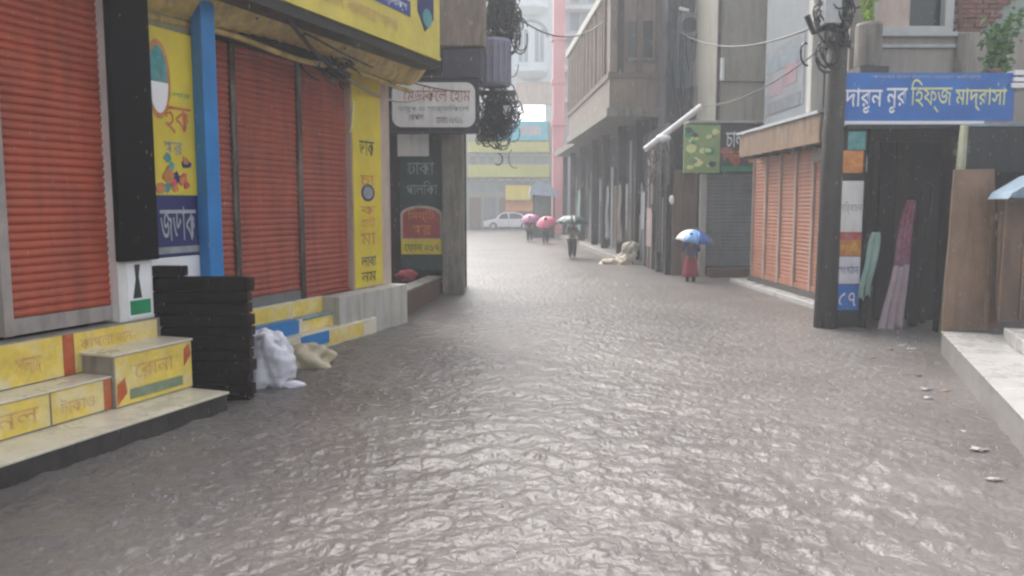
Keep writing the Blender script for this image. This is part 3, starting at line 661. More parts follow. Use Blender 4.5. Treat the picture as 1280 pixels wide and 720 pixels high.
# broken brick patch on the upper right wall
bmesh_ = MB().box(0, 0.235, 0, 0.1, 0, 0.068).mesh('brick'); bmesh_.materials.append(M['brick'])
zz = bz(56); row = 0
while zz < 6.6:
    t = (zz - bz(56)) / (bz(0) - bz(56))
    xr_ = bx_(1206) + (bx_(1262) - bx_(1206)) * min(1.3, t) + random.uniform(-0.1, 0.06)
    xx = bx_(1202) - (row % 2) * 0.12
    while xx < xr_ - 0.06:
        bo = T.piece('brick', bmesh_, xx, 0.045 + random.uniform(-0.012, 0.015), zz); bo.rotation_euler = (0, random.uniform(-0.015, 0.015), random.uniform(-0.03, 0.03)); xx += 0.248
    zz += 0.08; row += 1
T.part('mortar_bed', MB().prism([(bx_(1202), bz(56)), (bx_(1210), bz(56)), (bx_(1255), bz(8)), (bx_(1262), 6.6), (bx_(1202), 6.6)], 0.085, 0.118), M['column'])

# tank / pillar left of the window
o = solo(BF, 'water_tank', 'plain grey drum standing on the ledge left of the window', 'tank',
         MB().lathe([(0.2, 0), (0.22, 0.03), (0.22, 0.72), (0.2, 0.76), (0.06, 0.8)], 18, (bx_(1075), -0.35, bz(90))), M['column'], bx_(1075), -0.35, bz(90), smooth=False)
solo(BF, 'ledge_slab', 'short concrete ledge carrying the grey drum behind the blue sign', 'ledge', MB().box(bx_(1058), bx_(1093), -0.62, -0.003, bz(90) - 0.12, bz(90)), M['concrete_dark'], bx_(1075), -0.3, bz(90) - 0.12)

def plant(fr, name, label, c, h, rad, nleaf, m, lsize, seed, pot=True):
    rd = random.Random(seed)
    T = Thing(fr, name, label, 'plant', *c)
    z0 = c[2]
    if pot:
        T.part('pot', MB().lathe([(0.10, 0), (0.14, 0.2), (0.15, 0.2), (0.15, 0.24), (0.12, 0.24)], 12, c), M['rust']); z0 += 0.2
    st = MB(); tips = []
    for k in range(7):
        a = rd.uniform(0, 6.28); r_ = rd.uniform(0.3, 1) * rad; hh = rd.uniform(0.5, 1) * h
        pts = [(c[0] + r_ * (t ** 1.4) * math.cos(a), c[1] + r_ * (t ** 1.4) * math.sin(a) * 0.6, z0 + hh * t) for t in (0, 0.3, 0.6, 1)]
        st.tube(pts, [0.016, 0.012, 0.008, 0.004], 5); tips.append(pts)
    T.part('stem', st, M['brown_shutter'])
    lf = MB()
    for k in range(nleaf):
        pts = rd.choice(tips); i = rd.choice((0, 1, 2, 2)); t = rd.random()
        p = Vector(pts[i]).lerp(Vector(pts[i + 1]), t) + Vector((rd.gauss(0, rad * 0.22), rd.gauss(0, rad * 0.16), rd.gauss(0, 0.08)))
        d = Vector((rd.gauss(0, 1), rd.gauss(0, 1), rd.gauss(0.1, 0.7))).normalized(); s_ = d.cross(Vector((rd.random(), rd.random(), rd.random()))).normalized()
        l_ = lsize * rd.uniform(0.6, 1.3)
        lf.add([p, p + d * l_ * 0.5 + s_ * l_ * 0.24, p + d * l_ - Vector((0, 0, l_ * 0.2)), p + d * l_ * 0.5 - s_ * l_ * 0.24], [(0, 1, 2), (0, 2, 3)])
    o = T.part('foliage', lf, m, norm=False); o['kind'] = 'stuff'
    return T
SF = CF(13.0)
sgx = lambda px, py=120, y=0: SF.sx(px, py, y); sgz = lambda py, px=1150, y=0: SF.sz(px, py, y)
plant(SF, 'potted_shrub', 'leafy green shrub growing above the right end of the blue sign', (sgx(1262), 0.45, sgz(100)), 1.05, 0.42, 420, M['leaf'], 0.13, 4)
plant(BF, 'potted_shrub', 'bright lime green shrub beside the upper window above the drum', (bx_(1076, 10), 1.0 - 1.35, bz(40)), 1.0, 0.16, 260, M['leaf_bright'], 0.1, 8, pot=False)

# blue madrasa sign
T = Thing(SF, 'shop_sign', 'blue signboard with white and yellow Bengali lettering on white lower trim', 'sign', sgx(1155), 0, sgz(158))
T.o.rotation_euler = (0, 0, R(0.0))
x0, x1 = sgx(1049), sgx(1268); z0, z1 = sgz(151), sgz(91)
fc = T.part('face', MB().box(x0, x1, 0, 0.05, z0, z1), M['blue_sign'])
T.part('lower_trim', MB().box(x0 - 0.03, sgx(1232), -0.01, 0.06, sgz(158), z0 - 0.002), M['white_clean'], bevel=0.006)
T.part('side_trim', MB().box(x0 - 0.045, x0 - 0.002, -0.008, 0.06, z0, z1), M['white'])
tw0, th0, th1 = sgx(1055), sgz(139), sgz(109)
def tword(s_, a, c, py0, py1, m): T.text(s_, sgx(a), sgx(c), sgz(py0), sgz(py1), -0.006, M[m], fc, lean=(0.0 if a == 1138 else 0.008))
lemon = M['lemon'] = mat('print_lemon', 'd9dc9a', 0.4, 0.1, 5)
tword('দারুন', 1056, 1103, 142, 110, 'white_clean'); tword('নুর', 1108, 1134, 142, 110, 'white_clean')
tword('িহফ্জ', 1138, 1190, 141, 99, 'lemon'); tword('মাদ্রাসা', 1194, 1258, 139, 110, 'lemon')
T.text('আলহাজ্ব হযরত মাওলানা েমাহাম্মদ প্রিতষ্ঠিত', sgx(1088), sgx(1225), sgz(99), sgz(93), -0.004, M['steel'], fc)
for px_ in (1052, 1205): T.part('bracket', MB().box(sgx(px_) - 0.03, sgx(px_) + 0.03, 0.052, 0.35, sgz(118), sgz(112)), M['frame_dark'])
solo(SF, 'folded_sheet', 'small stack of white sheets beside the right end of the blue sign', 'sheet', MB().box(sgx(1262), sgx(1290), -0.05, 0.5, sgz(110), sgz(104)).box(sgx(1264), sgx(1290), -0.05, 0.5, sgz(102), sgz(97)).box(sgx(1265), sgx(1291), -0.05, 0.5, sgz(94), sgz(88)), M['white_clean'], sgx(1275), 0.2, sgz(110))

# pole with junction gear
PX, PY = gp(1031, 409)
T = Thing(WF, 'electric_pole', 'weathered concrete pole at the left end of the blue sign', 'pole', PX, PY, -0.2)
T.part('shaft', MB().tube([(PX, PY, -0.2), (PX + 0.01, PY, 3.0), (PX + 0.05, PY, 7.5)], [0.185, 0.16, 0.14], 12), M['pole'], smooth=True)
pf = CF(PY); pz_ = lambda py: pf.sz(1035, py)
T.part('junction_box', MB().box(pf.sx(1020, 20), pf.sx(1040, 20), PY - 0.40, PY - 0.17, pz_(36), pz_(3)), M['steel'], bevel=0.015)
T.part('clamp', MB().lathe([(0.19, 0), (0.2, 0.0), (0.2, 0.1), (0.19, 0.1)], 12, (PX + 0.02, PY, pz_(60))), M['frame_dark'])
T.part('insulator_bracket', MB().tube([(PX + 0.02, PY - 0.1, pz_(30)), (pf.sx(1008, 30), PY - 0.3, pz_(45)), (pf.sx(1000, 30), PY - 0.3, pz_(25))], 0.05, 7), M['cable'])
tangle('cable_tangle', 'black cable coils hung on the concrete pole above the blue sign', pf, (pf.sx(1036, 10), -0.2, pz_(10)), (0.36, 0.2, 0.62), 60, M['cable'], 0, 0.4, 0.014, 12)

# stall under the sign
DF = CF(12.9)
dx_ = lambda px, py=300, y=0: DF.sx(px, py, y); dz = lambda py, y=0: DF.sz(1120, py, y)
T = Thing(DF, 'market_stall', 'dark open timber stall under the blue sign with postered side panel', 'stall', dx_(1130), 0.6, -0.2)
T.part('back_wall', MB().box(dx_(1053), dx_(1215), 0.95, 1.05, -0.2, 3.2), M['darkground'])
T.part('side_wall', MB().box(dx_(1053), dx_(1053) + 0.06, 0.13, 0.94, -0.2, 3.2), M['darkground'])
T.part('roof', MB().box(dx_(1053), dx_(1215), -0.02, 1.1, 3.205, 3.27), M['tarp'])
pn = T.part('poster_panel', MB().box(dx_(1047), dx_(1081), 0.05, 0.12, -0.2, 3.2), M['frame_dark'])
def pp(py0, py1, m, a=1049, c=1078, y=0.044): return T.part('poster', MB().box(dx_(a), dx_(c), y - 0.004, y, dz(py0), dz(py1)), M[m], pn)
pp(187, 164, 'teal_print', 1056, 1078); pp(216, 188, 'orange_print', 1050, 1076); pp(291, 226, 'white'); pp(320, 292, 'orange_print'); pp(355, 321, 'sack'); q = pp(388, 356, 'blue_sign')
pp(300, 290, 'red_print', 1049, 1078, 0.036)
T.text('নির্বাচন', dx_(1050), dx_(1077), dz(268), dz(252), 0.037, M['grey_print'], pn); T.text('ভোট', dx_(1052), dx_(1074), dz(314), dz(303), 0.037, M['yellow'], pn)
T.text('সংগঠন', dx_(1051), dx_(1076), dz(343), dz(330), 0.037, M['navy'], pn); T.text('৫৭', dx_(1053), dx_(1074), dz(383), dz(366), 0.037, M['white_clean'], pn)
for i in range(0):
    hh = dz(292 - 6 * (i % 3)); T.part('printed_figure', MB().box(dx_(1051 + i * 3), dx_(1053 + i * 3), 0.0385, 0.0395, dz(292), hh + 0.12), M['dark_print'], pn)
T.part('paper_tag', MB().box(dx_(1080), dx_(1086), 0.02, 0.04, dz(215), dz(195)), M['white'])
for px_, r_ in ((1084, 0.05), (1166, 0.06)):
    T.part('post', MB().box(dx_(px_) - r_, dx_(px_) + r_, -0.35 if px_ > 1100 else -0.02, -0.35 + 2 * r_ if px_ > 1100 else 0.1, -0.2, 3.2), M['plank'], bevel=0.01)
T.part('cross_beam', MB().box(dx_(1082), dx_(1200), -0.01, 0.06, 3.0, 3.2), M['plank'])
for i, px_ in enumerate((1090, 1110, 1128, 1150)):
    T.part('back_board', MB().box(dx_(px_), dx_(px_) + 0.2, 0.88, 0.94, -0.2, 3.1), M['dark_wall'] if i % 2 else M['plank'])
T.part('brown_board', MB().box(dx_(1168), dx_(1179), -0.3, -0.26, 0.2, dz(238)), M['ply2'])
# pale leaning post
a = DF.pix(1206, 165, -0.6); c = DF.pix(1180, 395, -0.6)
T = Thing(DF, 'leaning_post', 'pale greenish bamboo post leaning between stall and plywood sheet', 'post', c[0], -0.6, -0.2)
T.part('shaft', MB().tube([(c[0] - 0.02, -0.6, -0.2), ((a[0] + c[0]) / 2, -0.6, (a[1] + c[1]) / 2), (a[0], -0.6, a[1] + 0.1)], [0.06, 0.065, 0.07], 9), mat('bamboo', '8d8f6c', 0.5, 0.3, 5, 'a9a6a0', 0.6), smooth=True)
for t in (0.25, 0.5, 0.75): T.part('node_ring', MB().lathe([(0.065, -0.01), (0.075, 0), (0.065, 0.01)], 9, (c[0] + (a[0] - c[0]) * t, -0.6, c[1] + (a[1] - c[1]) * t)), M['rust'])

def cloth(fr, label, name, cat, pts_top, pts_bot, y, m, folds=4, amp=0.04, seed=0, m2=None, split=0.5):
    """hanging fabric between a top edge and a bottom edge (x, z)"""
    rd = random.Random(seed); ph = rd.uniform(0, 6)
    nu, nv = 18, 16
    def sheet(v0, v1):
        mb = MB(); g_ = []
        for j in range(nv + 1):
            v = v0 + (v1 - v0) * j / nv
            for i in range(nu + 1):
                u = i / nu
                xl = pts_top[0] + (pts_bot[0] - pts_top[0]) * v; xr = pts_top[1] + (pts_bot[1] - pts_top[1]) * v
                xl += 0.035 * math.sin(5 * v + ph) * v; xr += 0.04 * math.sin(4.2 * v + ph * 1.7); g0 = 0.22 * math.exp(-v * 7); xl, xr = xl + (xr - xl) * g0, xr - (xr - xl) * g0
                z = pts_top[2] + (pts_bot[2] + (u - 0.5) * 0.08 + 0.035 * math.sin(u * 11 + ph) - pts_top[2]) * v
                g_.append((xl + (xr - xl) * u, y + amp * (0.3 + 0.7 * v) * math.sin(u * folds * 6.28 + ph + 1.3 * v) + 0.02 * math.sin(9 * v), z))
        mb.add(g_, [(j * (nu + 1) + i, j * (nu + 1) + i + 1, (j + 1) * (nu + 1) + i + 1, (j + 1) * (nu + 1) + i) for j in range(nv) for i in range(nu)]); return mb
    T = Thing(fr, name, label, cat, (pts_top[0] + pts_top[1]) / 2, y, pts_bot[2])
    o = T.part('fabric', sheet(0, split if m2 else 1), m, smooth=True, norm=False); md = o.modifiers.new('thick', 'SOLIDIFY'); md.thickness = 0.006
    if m2:
        o = T.part('lower_fabric', sheet(split, 1), m2, smooth=True, norm=False); md = o.modifiers.new('thick', 'SOLIDIFY'); md.thickness = 0.006
    T.part('hanger_line', MB().tube([(pts_top[0], y, pts_top[2] + 0.01), ((pts_top[0] + pts_top[1]) / 2, y, pts_top[2] + 0.1), (pts_top[1], y, pts_top[2] + 0.01)], 0.006, 5), M['cable'])
    return T
M['mint'] = mat('cloth_mint', '86a39a', 0.8, 0.15, 6); M['floral'] = mat('cloth_floral', '8a4a5c', 0.8, 0.6, 16, '8c8298', 0.8, streak=False)
M['lilac'] = mat('cloth_lilac', 'ab9ba2', 0.8, 0.15, 6); M['maroon'] = mat('cloth_maroon', '6d3030', 0.8, 0.2, 5); M['darkcloth'] = mat('cloth_dark', '26211f', 0.85, 0.4, 5)
cloth(DF, 'pale mint green cloth hanging beside the stall poster panel', 'hanging_cloth', 'cloth', (dx_(1084), dx_(1099), dz(290)), (dx_(1077), dx_(1093), dz(372)), -0.05, M['mint'], 2, 0.03, 1)
cloth(DF, 'floral pink and lilac dress hanging in the stall doorway', 'hanging_dress', 'dress', (dx_(1122), dx_(1143), dz(250)), (dx_(1101), dx_(1127), dz(412)), -0.12, M['floral'], 3, 0.035, 2, M['lilac'], 0.5)
cloth(DF, 'dark brown cloth hanging beside the stall doorpost', 'hanging_cloth', 'cloth', (dx_(1144), dx_(1164), dz(235)), (dx_(1138), dx_(1160), dz(405)), -0.05, M['darkcloth'], 3, 0.04, 3)
cloth(DF, 'small grey shirt hanging at the back of the stall', 'hanging_shirt', 'shirt', (dx_(1090), dx_(1104), dz(255)), (dx_(1089), dx_(1103), dz(285)), 0.6, M['steel'], 2, 0.03, 4)

# plywood sheets and tarpaulin
YF = CF(gp(1200, 413, 0.3)[1])
yx = lambda px, py=300, y=0: YF.sx(px, py, y); yz = lambda py, y=0: YF.sz(1215, py, y)
T = Thing(YF, 'plywood_sheet', 'tall wet brown plywood sheet standing upright on the walkway end', 'plywood', yx(1215), 0, 0.303)
T.part('sheet', MB().prism([(yx(1178, 410), 0.303), (yx(1249, 410), 0.303), (yx(1243, 215), yz(211)), (yx(1193, 215), yz(212))], 0.0, 0.03), M['ply'])
T.part('edge_batten', MB().prism([(yx(1228, 410), 0.303), (yx(1233, 410), 0.303), (yx(1243, 265), yz(268)), (yx(1238, 265), yz(268))], -0.03, -0.002), M['rust'])
for k, (px_, py_) in enumerate(((1241, 268), (1245, 276), (1243, 286))):
    T.part('torn_strip', MB().prism([(yx(px_), yz(py_ + 9)), (yx(px_ + 5), yz(py_ + 5)), (yx(px_ + 6), yz(py_ - 6)), (yx(px_ + 1), yz(py_))], -0.012 - k * 0.004, -0.008 - k * 0.004), M['pinkish'])
UF = CF(YF.P[1] - 0.25)
T = Thing(UF, 'plywood_sheet', 'shorter darker plywood panel on the upper platform under blue grey canopy', 'plywood', UF.sx(1275, 390), 0, 0.463)
T.part('sheet', MB().prism([(UF.sx(1247, 390), 0.463), (UF.sx(1400, 390), 0.463), (UF.sx(1400, 250), UF.sz(1265, 240)), (UF.sx(1247, 260), UF.sz(1265, 240))], 0.0, 0.03), M['ply2'])
for i in range(6): T.part('batten', MB().box(UF.sx(1252) + i * 0.28, UF.sx(1252) + i * 0.28 + 0.03, -0.022, -0.002, 0.48, UF.sz(1265, 245)), M['ply'])
T = Thing(YF, 'tarpaulin_shade', 'black tarpaulin shade hanging behind the plywood sheets', 'tarpaulin', yx(1240), 0.4, yz(215, 0.4))
T.part('sheet', MB().box(yx(1211, 180, 0.4), yx(1420, 180, 0.4), 0.4, 0.44, yz(214, 0.4), yz(158, 0.4)), M['tarp'])
T.part('top_fold', MB().box(yx(1212, 180, 0.4), yx(1420, 180, 0.4), 0.38, 0.46, yz(158, 0.4) + 0.002, yz(155, 0.4) + 0.002), M['tarp_blue'])
for px_ in (1213, 1300, 1415): T.part('support_pole', MB().tube([(yx(px_, 300, 0.5), 0.5, 0.3), (yx(px_, 180, 0.5), 0.5, yz(158, 0.5))], 0.035, 7), M['pole'])
# blue-grey small canopy
c0 = YF.pix(1251, 249, -0.6); c1 = YF.pix(1292, 220, -0.6)
T = Thing(YF, 'small_canopy', 'sloping blue grey canopy edge projecting over the walkway', 'canopy', c0[0], -0.5, c0[1])
T.part('sheet', MB().prism([(c0[0], c0[1]), (c1[0] + 1.2, c0[1] - 0.02), (c1[0] + 1.2, c1[1] + 0.35), (c1[0], c1[1]), (c0[0] + 0.05, c0[1] + 0.08)], -0.75, -0.3), M['tarp_blue'], bevel=0.01)
T.part('edge_pipe', MB().tube([(c0[0], -0.77, c0[1]), (c1[0] + 1.2, -0.77, c0[1] - 0.02)], 0.018, 6), M['frame_dark'])
for q in (c0[0] + 0.9, c1[0] + 1.1): T.part('support_pole', MB().tube([(q, -0.4, 0.46), (q, -0.4, c0[1])], 0.03, 6), M['frame_dark'])

# ================================================================== RIGHT SIDE, MIDDLE: orange shutters
G0 = gp(908, 351); G1 = gp(1012, 384)
RM = Frame(G0, G1)
def mx_(px, py, y=0.0): return RM.sx(px, py, y)
xe0 = mx_(941, 300, 0.35); xe1 = mx_(1040, 300, 0.35)
ztop = RM.sz(945, 186, 0.35)
T = Thing(RM, 'shop_building', 'shop with pale orange shutters under a rusty tin awning', 'shop', (xe0 + xe1) / 2, 0.35, -0.2)
T.part('ledge', MB().box(mx_(912, 352) , xe1 + 0.6, 0, 0.6, -0.2, 0.10), M['paving'], bevel=0.02)
T.part('base', MB().box(xe0 - 0.05, xe1 + 0.6, 0.25, 0.6, 0.102, 0.22), M['concrete_dark'])
T.part('wall', MB().box(xe0 - 0.1, xe1 + 0.8, 0.42, 0.7, 0.222, 3.9), M['brown_shutter'])
T.part('back_block', MB().box(xe0 - 0.1, xe1 + 0.2, 0.71, 6, -0.2, 3.95), M['darkground'])
nsh = 5
for i in range(nsh):
    a = xe0 + (xe1 - xe0) * i / nsh + 0.04; c = xe0 + (xe1 - xe0) * (i + 1) / nsh - 0.04
    shutter(T, a, c, 0.35, 0.223, ztop, 0.085, M['orange_pale'], M['orange_pale'], rails=(True, True), railm=M['pinkish'], railw=0.035, bar_h=0.12, depth=0.008)
za0, za1 = RM.sz(985, 178, -0.15), RM.sz(985, 152, -0.15)
T.part('awning_fascia', MB().box(xe0 + 0.3, xe1 + 0.4, -0.15, -0.1, za0 - 0.12, za1 - 0.02), M['rust'])
T.part('awning_top', MB().prismx([(-0.2, za1 - 0.01), (0.75, za1 + 0.25), (0.75, za1 + 0.31), (-0.2, za1 + 0.05)], xe0 + 0.2, xe1 + 0.4), M['steel'])
T.part('awning_soffit', MB().box(xe0 + 0.35, xe1 + 0.35, -0.098, 0.34, za0 - 0.1, za0 - 0.06), M['rust'])
for i in range(8):
    x = xe0 + 0.4 + (xe1 - xe0 - 0.1) * i / 7; T.part('awning_bracket', MB().box(x, x + 0.03, -0.09, 0.33, za0 - 0.16, za0 - 0.102), M['frame_dark'])
# grey shutter house, facing the street mouth
GY = gp(900, 347)[1] + 0.5; GF = CF(GY)
gx = lambda px, py=280, y=0: GF.sx(px, py, y); gz = lambda py, y=0: GF.sz(910, py, y)
T = Thing(GF, 'shop_house', 'tall plastered house with closed grey shutter above a dark red step', 'house', gx(905), 0, -0.2)
T.part('step', MB().box(gx(884), gx(955), -0.55, -0.002, -0.2, gz(334)), mat('step_redbrown', '5c3a36', 0.5, 0.3, 3, '3a2624', 0.6, 0.2), bevel=0.02)
sh = T.part('roller_shutter', MB().box(gx(884), gx(945), 0.12, 0.16, gz(333), gz(218)), M['grey_shutter'])
sm = slat_mesh(gx(945) - gx(884) - 0.01, 0.10, 0.005, m=M['grey_shutter']); z = gz(333) + 0.01
while z < gz(222): T.piece('slat', sm, gx(884) + 0.005, 0.10, z, sh); z += 0.10
T.part('pale_post', MB().box(gx(874), gx(882), -0.08, 0.1, -0.2, gz(218)), M['plaster_pale'], bevel=0.01)
T.part('brown_shutter_door', MB().box(gx(842), gx(873), 0.2, 0.25, -0.2, gz(212)), M['brown_shutter'])
for i in range(5): T.part('door_rib', MB().box(gx(843) + i * 0.14, gx(843) + i * 0.14 + 0.03, 0.17, 0.198, -0.1, gz(214)), M['brown_shutter'])
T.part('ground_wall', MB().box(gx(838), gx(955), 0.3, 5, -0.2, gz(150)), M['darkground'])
zu = gz(152)
xl_ = gx(838); rdg = random.Random(9)
for k in range(13):                       # boards, sheets and a poster fixed to the alley side
    y0_ = 0.35 + k * 0.35; h_ = rdg.uniform(1.6, 4.1); z_ = rdg.choice((-0.2, -0.2, 0.6))
    T.part('side_board', MB().box(xl_ - rdg.uniform(0.03, 0.12), xl_ - 0.002, y0_, y0_ + rdg.uniform(0.2, 0.33), z_, z_ + h_), M[rdg.choice(('plank', 'dark_wall', 'frame_dark', 'brown_shutter', 'grey_shutter', 'darkground'))])
T.part('side_poster', MB().box(xl_ - 0.14, xl_ - 0.125, 2.2, 3.2, 0.7, 1.9), mat('poster_faded_pink', '8f7d7a', 0.7, 0.35, 3, '6a4a4c', 0.7, streak=False))
T.part('side_sheet', MB().box(xl_ - 0.14, xl_ - 0.125, 3.6, 4.3, 1.2, 2.4), M['plaster_cool'])
T.part('upper_wall', MB().box(gx(895), gx(966), 0.2, 6, zu, 11.5), M['plaster'])
T.part('string_course', MB().box(gx(893), gx(967), 0.14, 0.199, gz(100), gz(96)), M['plaster'])
T.part('floor_slab', MB().box(gx(855), gx(968), -0.35, 0.5, zu - 0.07, zu - 0.004), M['paving'])
T.part('side_wing', MB().prism([(gx(967), zu - 0.3), (gx(1000), zu - 0.3), (gx(1000), 11.4), (gx(967), 11.4)], -0.1, 5), M['plaster_cool'])
# wing facing the street near the pole
S0 = GF.pt(gx(1000), -0.1)[:2]; S1 = gp(1070, 355)
T.part('drain_pipe', MB().tube([(gx(894), 0.1, gz(150)), (gx(894), 0.1, 11)], 0.05, 8), M['frame_dark'])
T.part('pipe_sleeve', MB().tube([(gx(898), 0.05, gz(100)), (gx(898), 0.05, gz(72))], 0.06, 8), M['white'])
UF2 = CF(17.6)
T = Thing(UF2, 'upper_house', 'pale grey upper wing with white corner column behind the concrete pole', 'house', UF2.sx(1030, 100), 0, 3.9)
T.part('wall', MB().box(UF2.sx(1012, 60), UF2.sx(1090, 60), 0.02, 3.0, 3.96, 11), M['plaster_cool'])
xm_ = UF2.sx(1012, 60)
mu = T.part('painted_panel', MB().box(xm_ - 0.012, xm_ - 0.003, 0.25, 2.95, 4.2, 5.75), mat('faded_mural', '74777c', 0.7, 0.3, 1.6, '5f666c', 0.6, streak=False))
for y0_, y1_, z0_, z1_, cc in ((0.5, 2.8, 5.2, 5.6, '66737a'), (1.6, 2.6, 4.62, 4.98, '80666d'), (0.7, 1.5, 4.75, 5.2, '856068'), (0.4, 2.7, 4.22, 4.5, '585c64')):
    T.part('faded_print', MB().box(xm_ - 0.020, xm_ - 0.013 - 0.0001 * y0_, y0_, y1_, z0_, z1_), mat('faded_' + cc, cc, 0.7, 0.3, 3, '74777c', 0.8, streak=False), mu)
T.part('corner_column', MB().box(UF2.sx(1010, 60), UF2.sx(1026, 60), -0.25, 0.018, 3.96, 11), M['plaster_pale'], bevel=0.02)

# green and red shop board over the grey shutter
T = Thing(GF, 'shop_sign', 'green and red pictorial shop board above the grey shutter', 'sign', gx(900), -0.4, gz(216))
y_ = -0.45
gxs = lambda px: GF.sx(px, 185, y_); gzs = lambda py: GF.sz(900, py, y_)
b1 = T.part('green_panel', MB().box(gxs(855), gxs(900), y_, y_ + 0.06, gzs(216), gzs(156)), mat('print_leafgreen', '8fa66a', 0.45, 0.3, 4, '4f8a4a', 0.7, streak=False))
b2 = T.part('dark_panel', MB().box(gxs(900) + 0.004, gxs(947), y_ + 0.003, y_ + 0.06, gzs(214), gzs(154)), M['frame_dark'])
rdp = random.Random(14)
def scatter(n_, a_, c_, y0_, y1_, rr_, mats, par, yb):
    for k in range(n_):
        cx = rdp.uniform(gxs(a_), gxs(c_)); cz = rdp.uniform(gzs(y0_), gzs(y1_)); m_ = rdp.randint(6, 9); r_ = rdp.uniform(*rr_)
        T.part('printed_shape', MB().prism([(cx + r_ * rdp.uniform(.6, 1.25) * math.cos(2 * PI * q / m_), cz + 0.7 * r_ * rdp.uniform(.6, 1.25) * math.sin(2 * PI * q / m_)) for q in range(m_)], yb - 0.002 - k * 0.0003, yb + 0.001), M[rdp.choice(mats)], par)
scatter(22, 861, 894, 210, 162, (0.06, 0.17), ('green_print', 'lemon', 'lemon', 'step_green', 'board_green'), b1, y_)
scatter(14, 907, 941, 206, 186, (0.08, 0.2), ('red_print', 'red_print', 'orange_print', 'arch_red'), b2, y_)
T.text('চাল', gxs(907), gxs(930), gzs(184), gzs(164), y_ - 0.006, M['white_clean'], b2); T.text('ডাল', gxs(903), gxs(925), gzs(202), gzs(188), y_ - 0.01, M['orange_print'], b2)
T.part('lower_strip', MB().box(gxs(902), gxs(945), y_ - 0.01, y_ - 0.002, gzs(214), gzs(208)), M['green_print'], b2)
for px_ in (862, 940): T.part('bracket', MB().tube([(gxs(px_), y_ + 0.06, gzs(180)), (gxs(px_), 0.3, gzs(180))], 0.025, 6), M['frame_dark'])

# clutter tower between the houses
HY = 26.0; HF = CF(HY)
hx = lambda px, py=100, y=0: HF.sx(px, py, y); hz = lambda py, y=0: HF.sz(860, py, y)
T = Thing(HF, 'back_house', 'dim grey house with air conditioner and pipes in the gap', 'house', hx(860), 0, -0.2)
T.part('wall', MB().box(hx(832), hx(905), 0, 5, -0.2, 12), mat('dim_grey_wall', '55575b', 0.75, 0.3, 0.8, '3a3a3d', 0.7))
T.part('blue_grey_panel', MB().box(hx(845), hx(862), -0.1, -0.002, hz(110), hz(15)), mat('panel_bluegrey', '6f7f88', 0.5, 0.2, 2))
T.part('pale_panel', MB().box(hx(862), hx(880), -0.16, -0.002, hz(108), hz(55)), M['plaster_pale'])
ac = T.part('air_conditioner', MB().box(hx(846), hx(872), -0.45, -0.17, hz(50), hz(20)), M['grey_shutter'], bevel=0.03)
T.part('fan_grille', MB().ellipse(hx(857), hz(35), 0.24, 0.24, -0.455), M['frame_dark'], ac)
for px_ in (834, 840, 884): T.part('pipe', MB().tube([(hx(px_), -0.08, 0), (hx(px_), -0.08, 11)], 0.05, 6), M['frame_dark'])
for k, (px_, py_) in enumerate(((843, 15), (878, 18))): T.part('white_lamp', MB().tube([(hx(px_), -0.5, hz(py_)), (hx(px_ + 12), -0.5, hz(py_ + 3))], 0.05, 7), M['white_clean'])
T.part('balcony_slab', MB().box(hx(858), hx(893), -0.8, -0.003, hz(150), hz(143)), M['column'])
for i in range(7): T.part('railing_bar', MB().tube([(hx(860 + i * 5), -0.75, hz(143)), (hx(860 + i * 5), -0.75, hz(112))], 0.02, 5), M['frame_dark'])
# street lamp arm: slanted tube light
LFm = CF(20.3)
a = LFm.pix(806, 187); c = LFm.pix(878, 132)
lampA, lampC = a, c
T = Thing(LFm, 'street_lamp', 'slanted white tube street lamp on a thin arm beside dark building', 'lamp', c[0], 0.3, c[1])
T.part('housing', MB().tube([(a[0], 0, a[1]), (c[0], 0.1, c[1])], 0.075, 8), M['white'])
T.part('lamp_head', MB().blob((a[0] + 0.45, 0, a[1] + 0.28), (0.17, 0.09, 0.10), 12, 8, 0.12, 2), M['white_clean'], smooth=True)
T.part('arm', MB().tube([(c[0] - 0.1, 0.1, c[1] - 0.05), (c[0] + 0.1, 0.9, c[1] + 0.05)], 0.05, 6), M['frame_dark'])
T.part('hanging_lead', MB().tube([(a[0] + 0.5, 0, a[1] + 0.2), (a[0] + 0.75, 0.02, a[1] - 0.5), (a[0] + 0.7, 0.0, a[1] - 1.2)], 0.025, 5), M['cable'])
T.part('hanging_bulb', MB().blob((a[0] + 0.7, 0, a[1] - 1.25), (0.06, 0.06, 0.12), 10, 8, 0.02, 1), M['white_clean'], smooth=True)

# ================================================================== RIGHT SIDE, FAR: dark building with overhanging storey
C1 = gp(776, 329); C2 = gp(697, 297)
EF = Frame(C2, C1)                        # street wall, x toward the camera
le = math.hypot(C1[0] - C2[0], C1[1] - C2[1])
zo0, zo1 = 4.9, 8.9; ov = -0.55; xo = EF.sx(711, 130, -0.55)
T = Thing(EF, 'overhang_house', 'dark hazy house with brown overhanging upper storey and open ground floor', 'house', le / 2, 0, -0.2)
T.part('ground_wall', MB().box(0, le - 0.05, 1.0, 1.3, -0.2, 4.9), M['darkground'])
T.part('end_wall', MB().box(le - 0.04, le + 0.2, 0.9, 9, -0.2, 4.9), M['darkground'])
T.part('plinth', MB().box(0, le + 0.1, 0.0, 0.99, -0.2, 0.18), M['concrete'], bevel=0.02)
T.part('low_roof', MB().box(-0.2, xo - 0.12, -0.2, 9, 4.902, 5.2), M['column'])
rdo = random.Random(31)
for i in range(6):
    x = le * (i + 0.15 + rdo.uniform(-0.2, 0.2)) / 5.7
    T.part('column', MB().box(x, x + 0.3, 0.3, 0.58, 0.182, 4.88), M['darkground'] if i % 2 else M['dark_wall'], bevel=0.02)
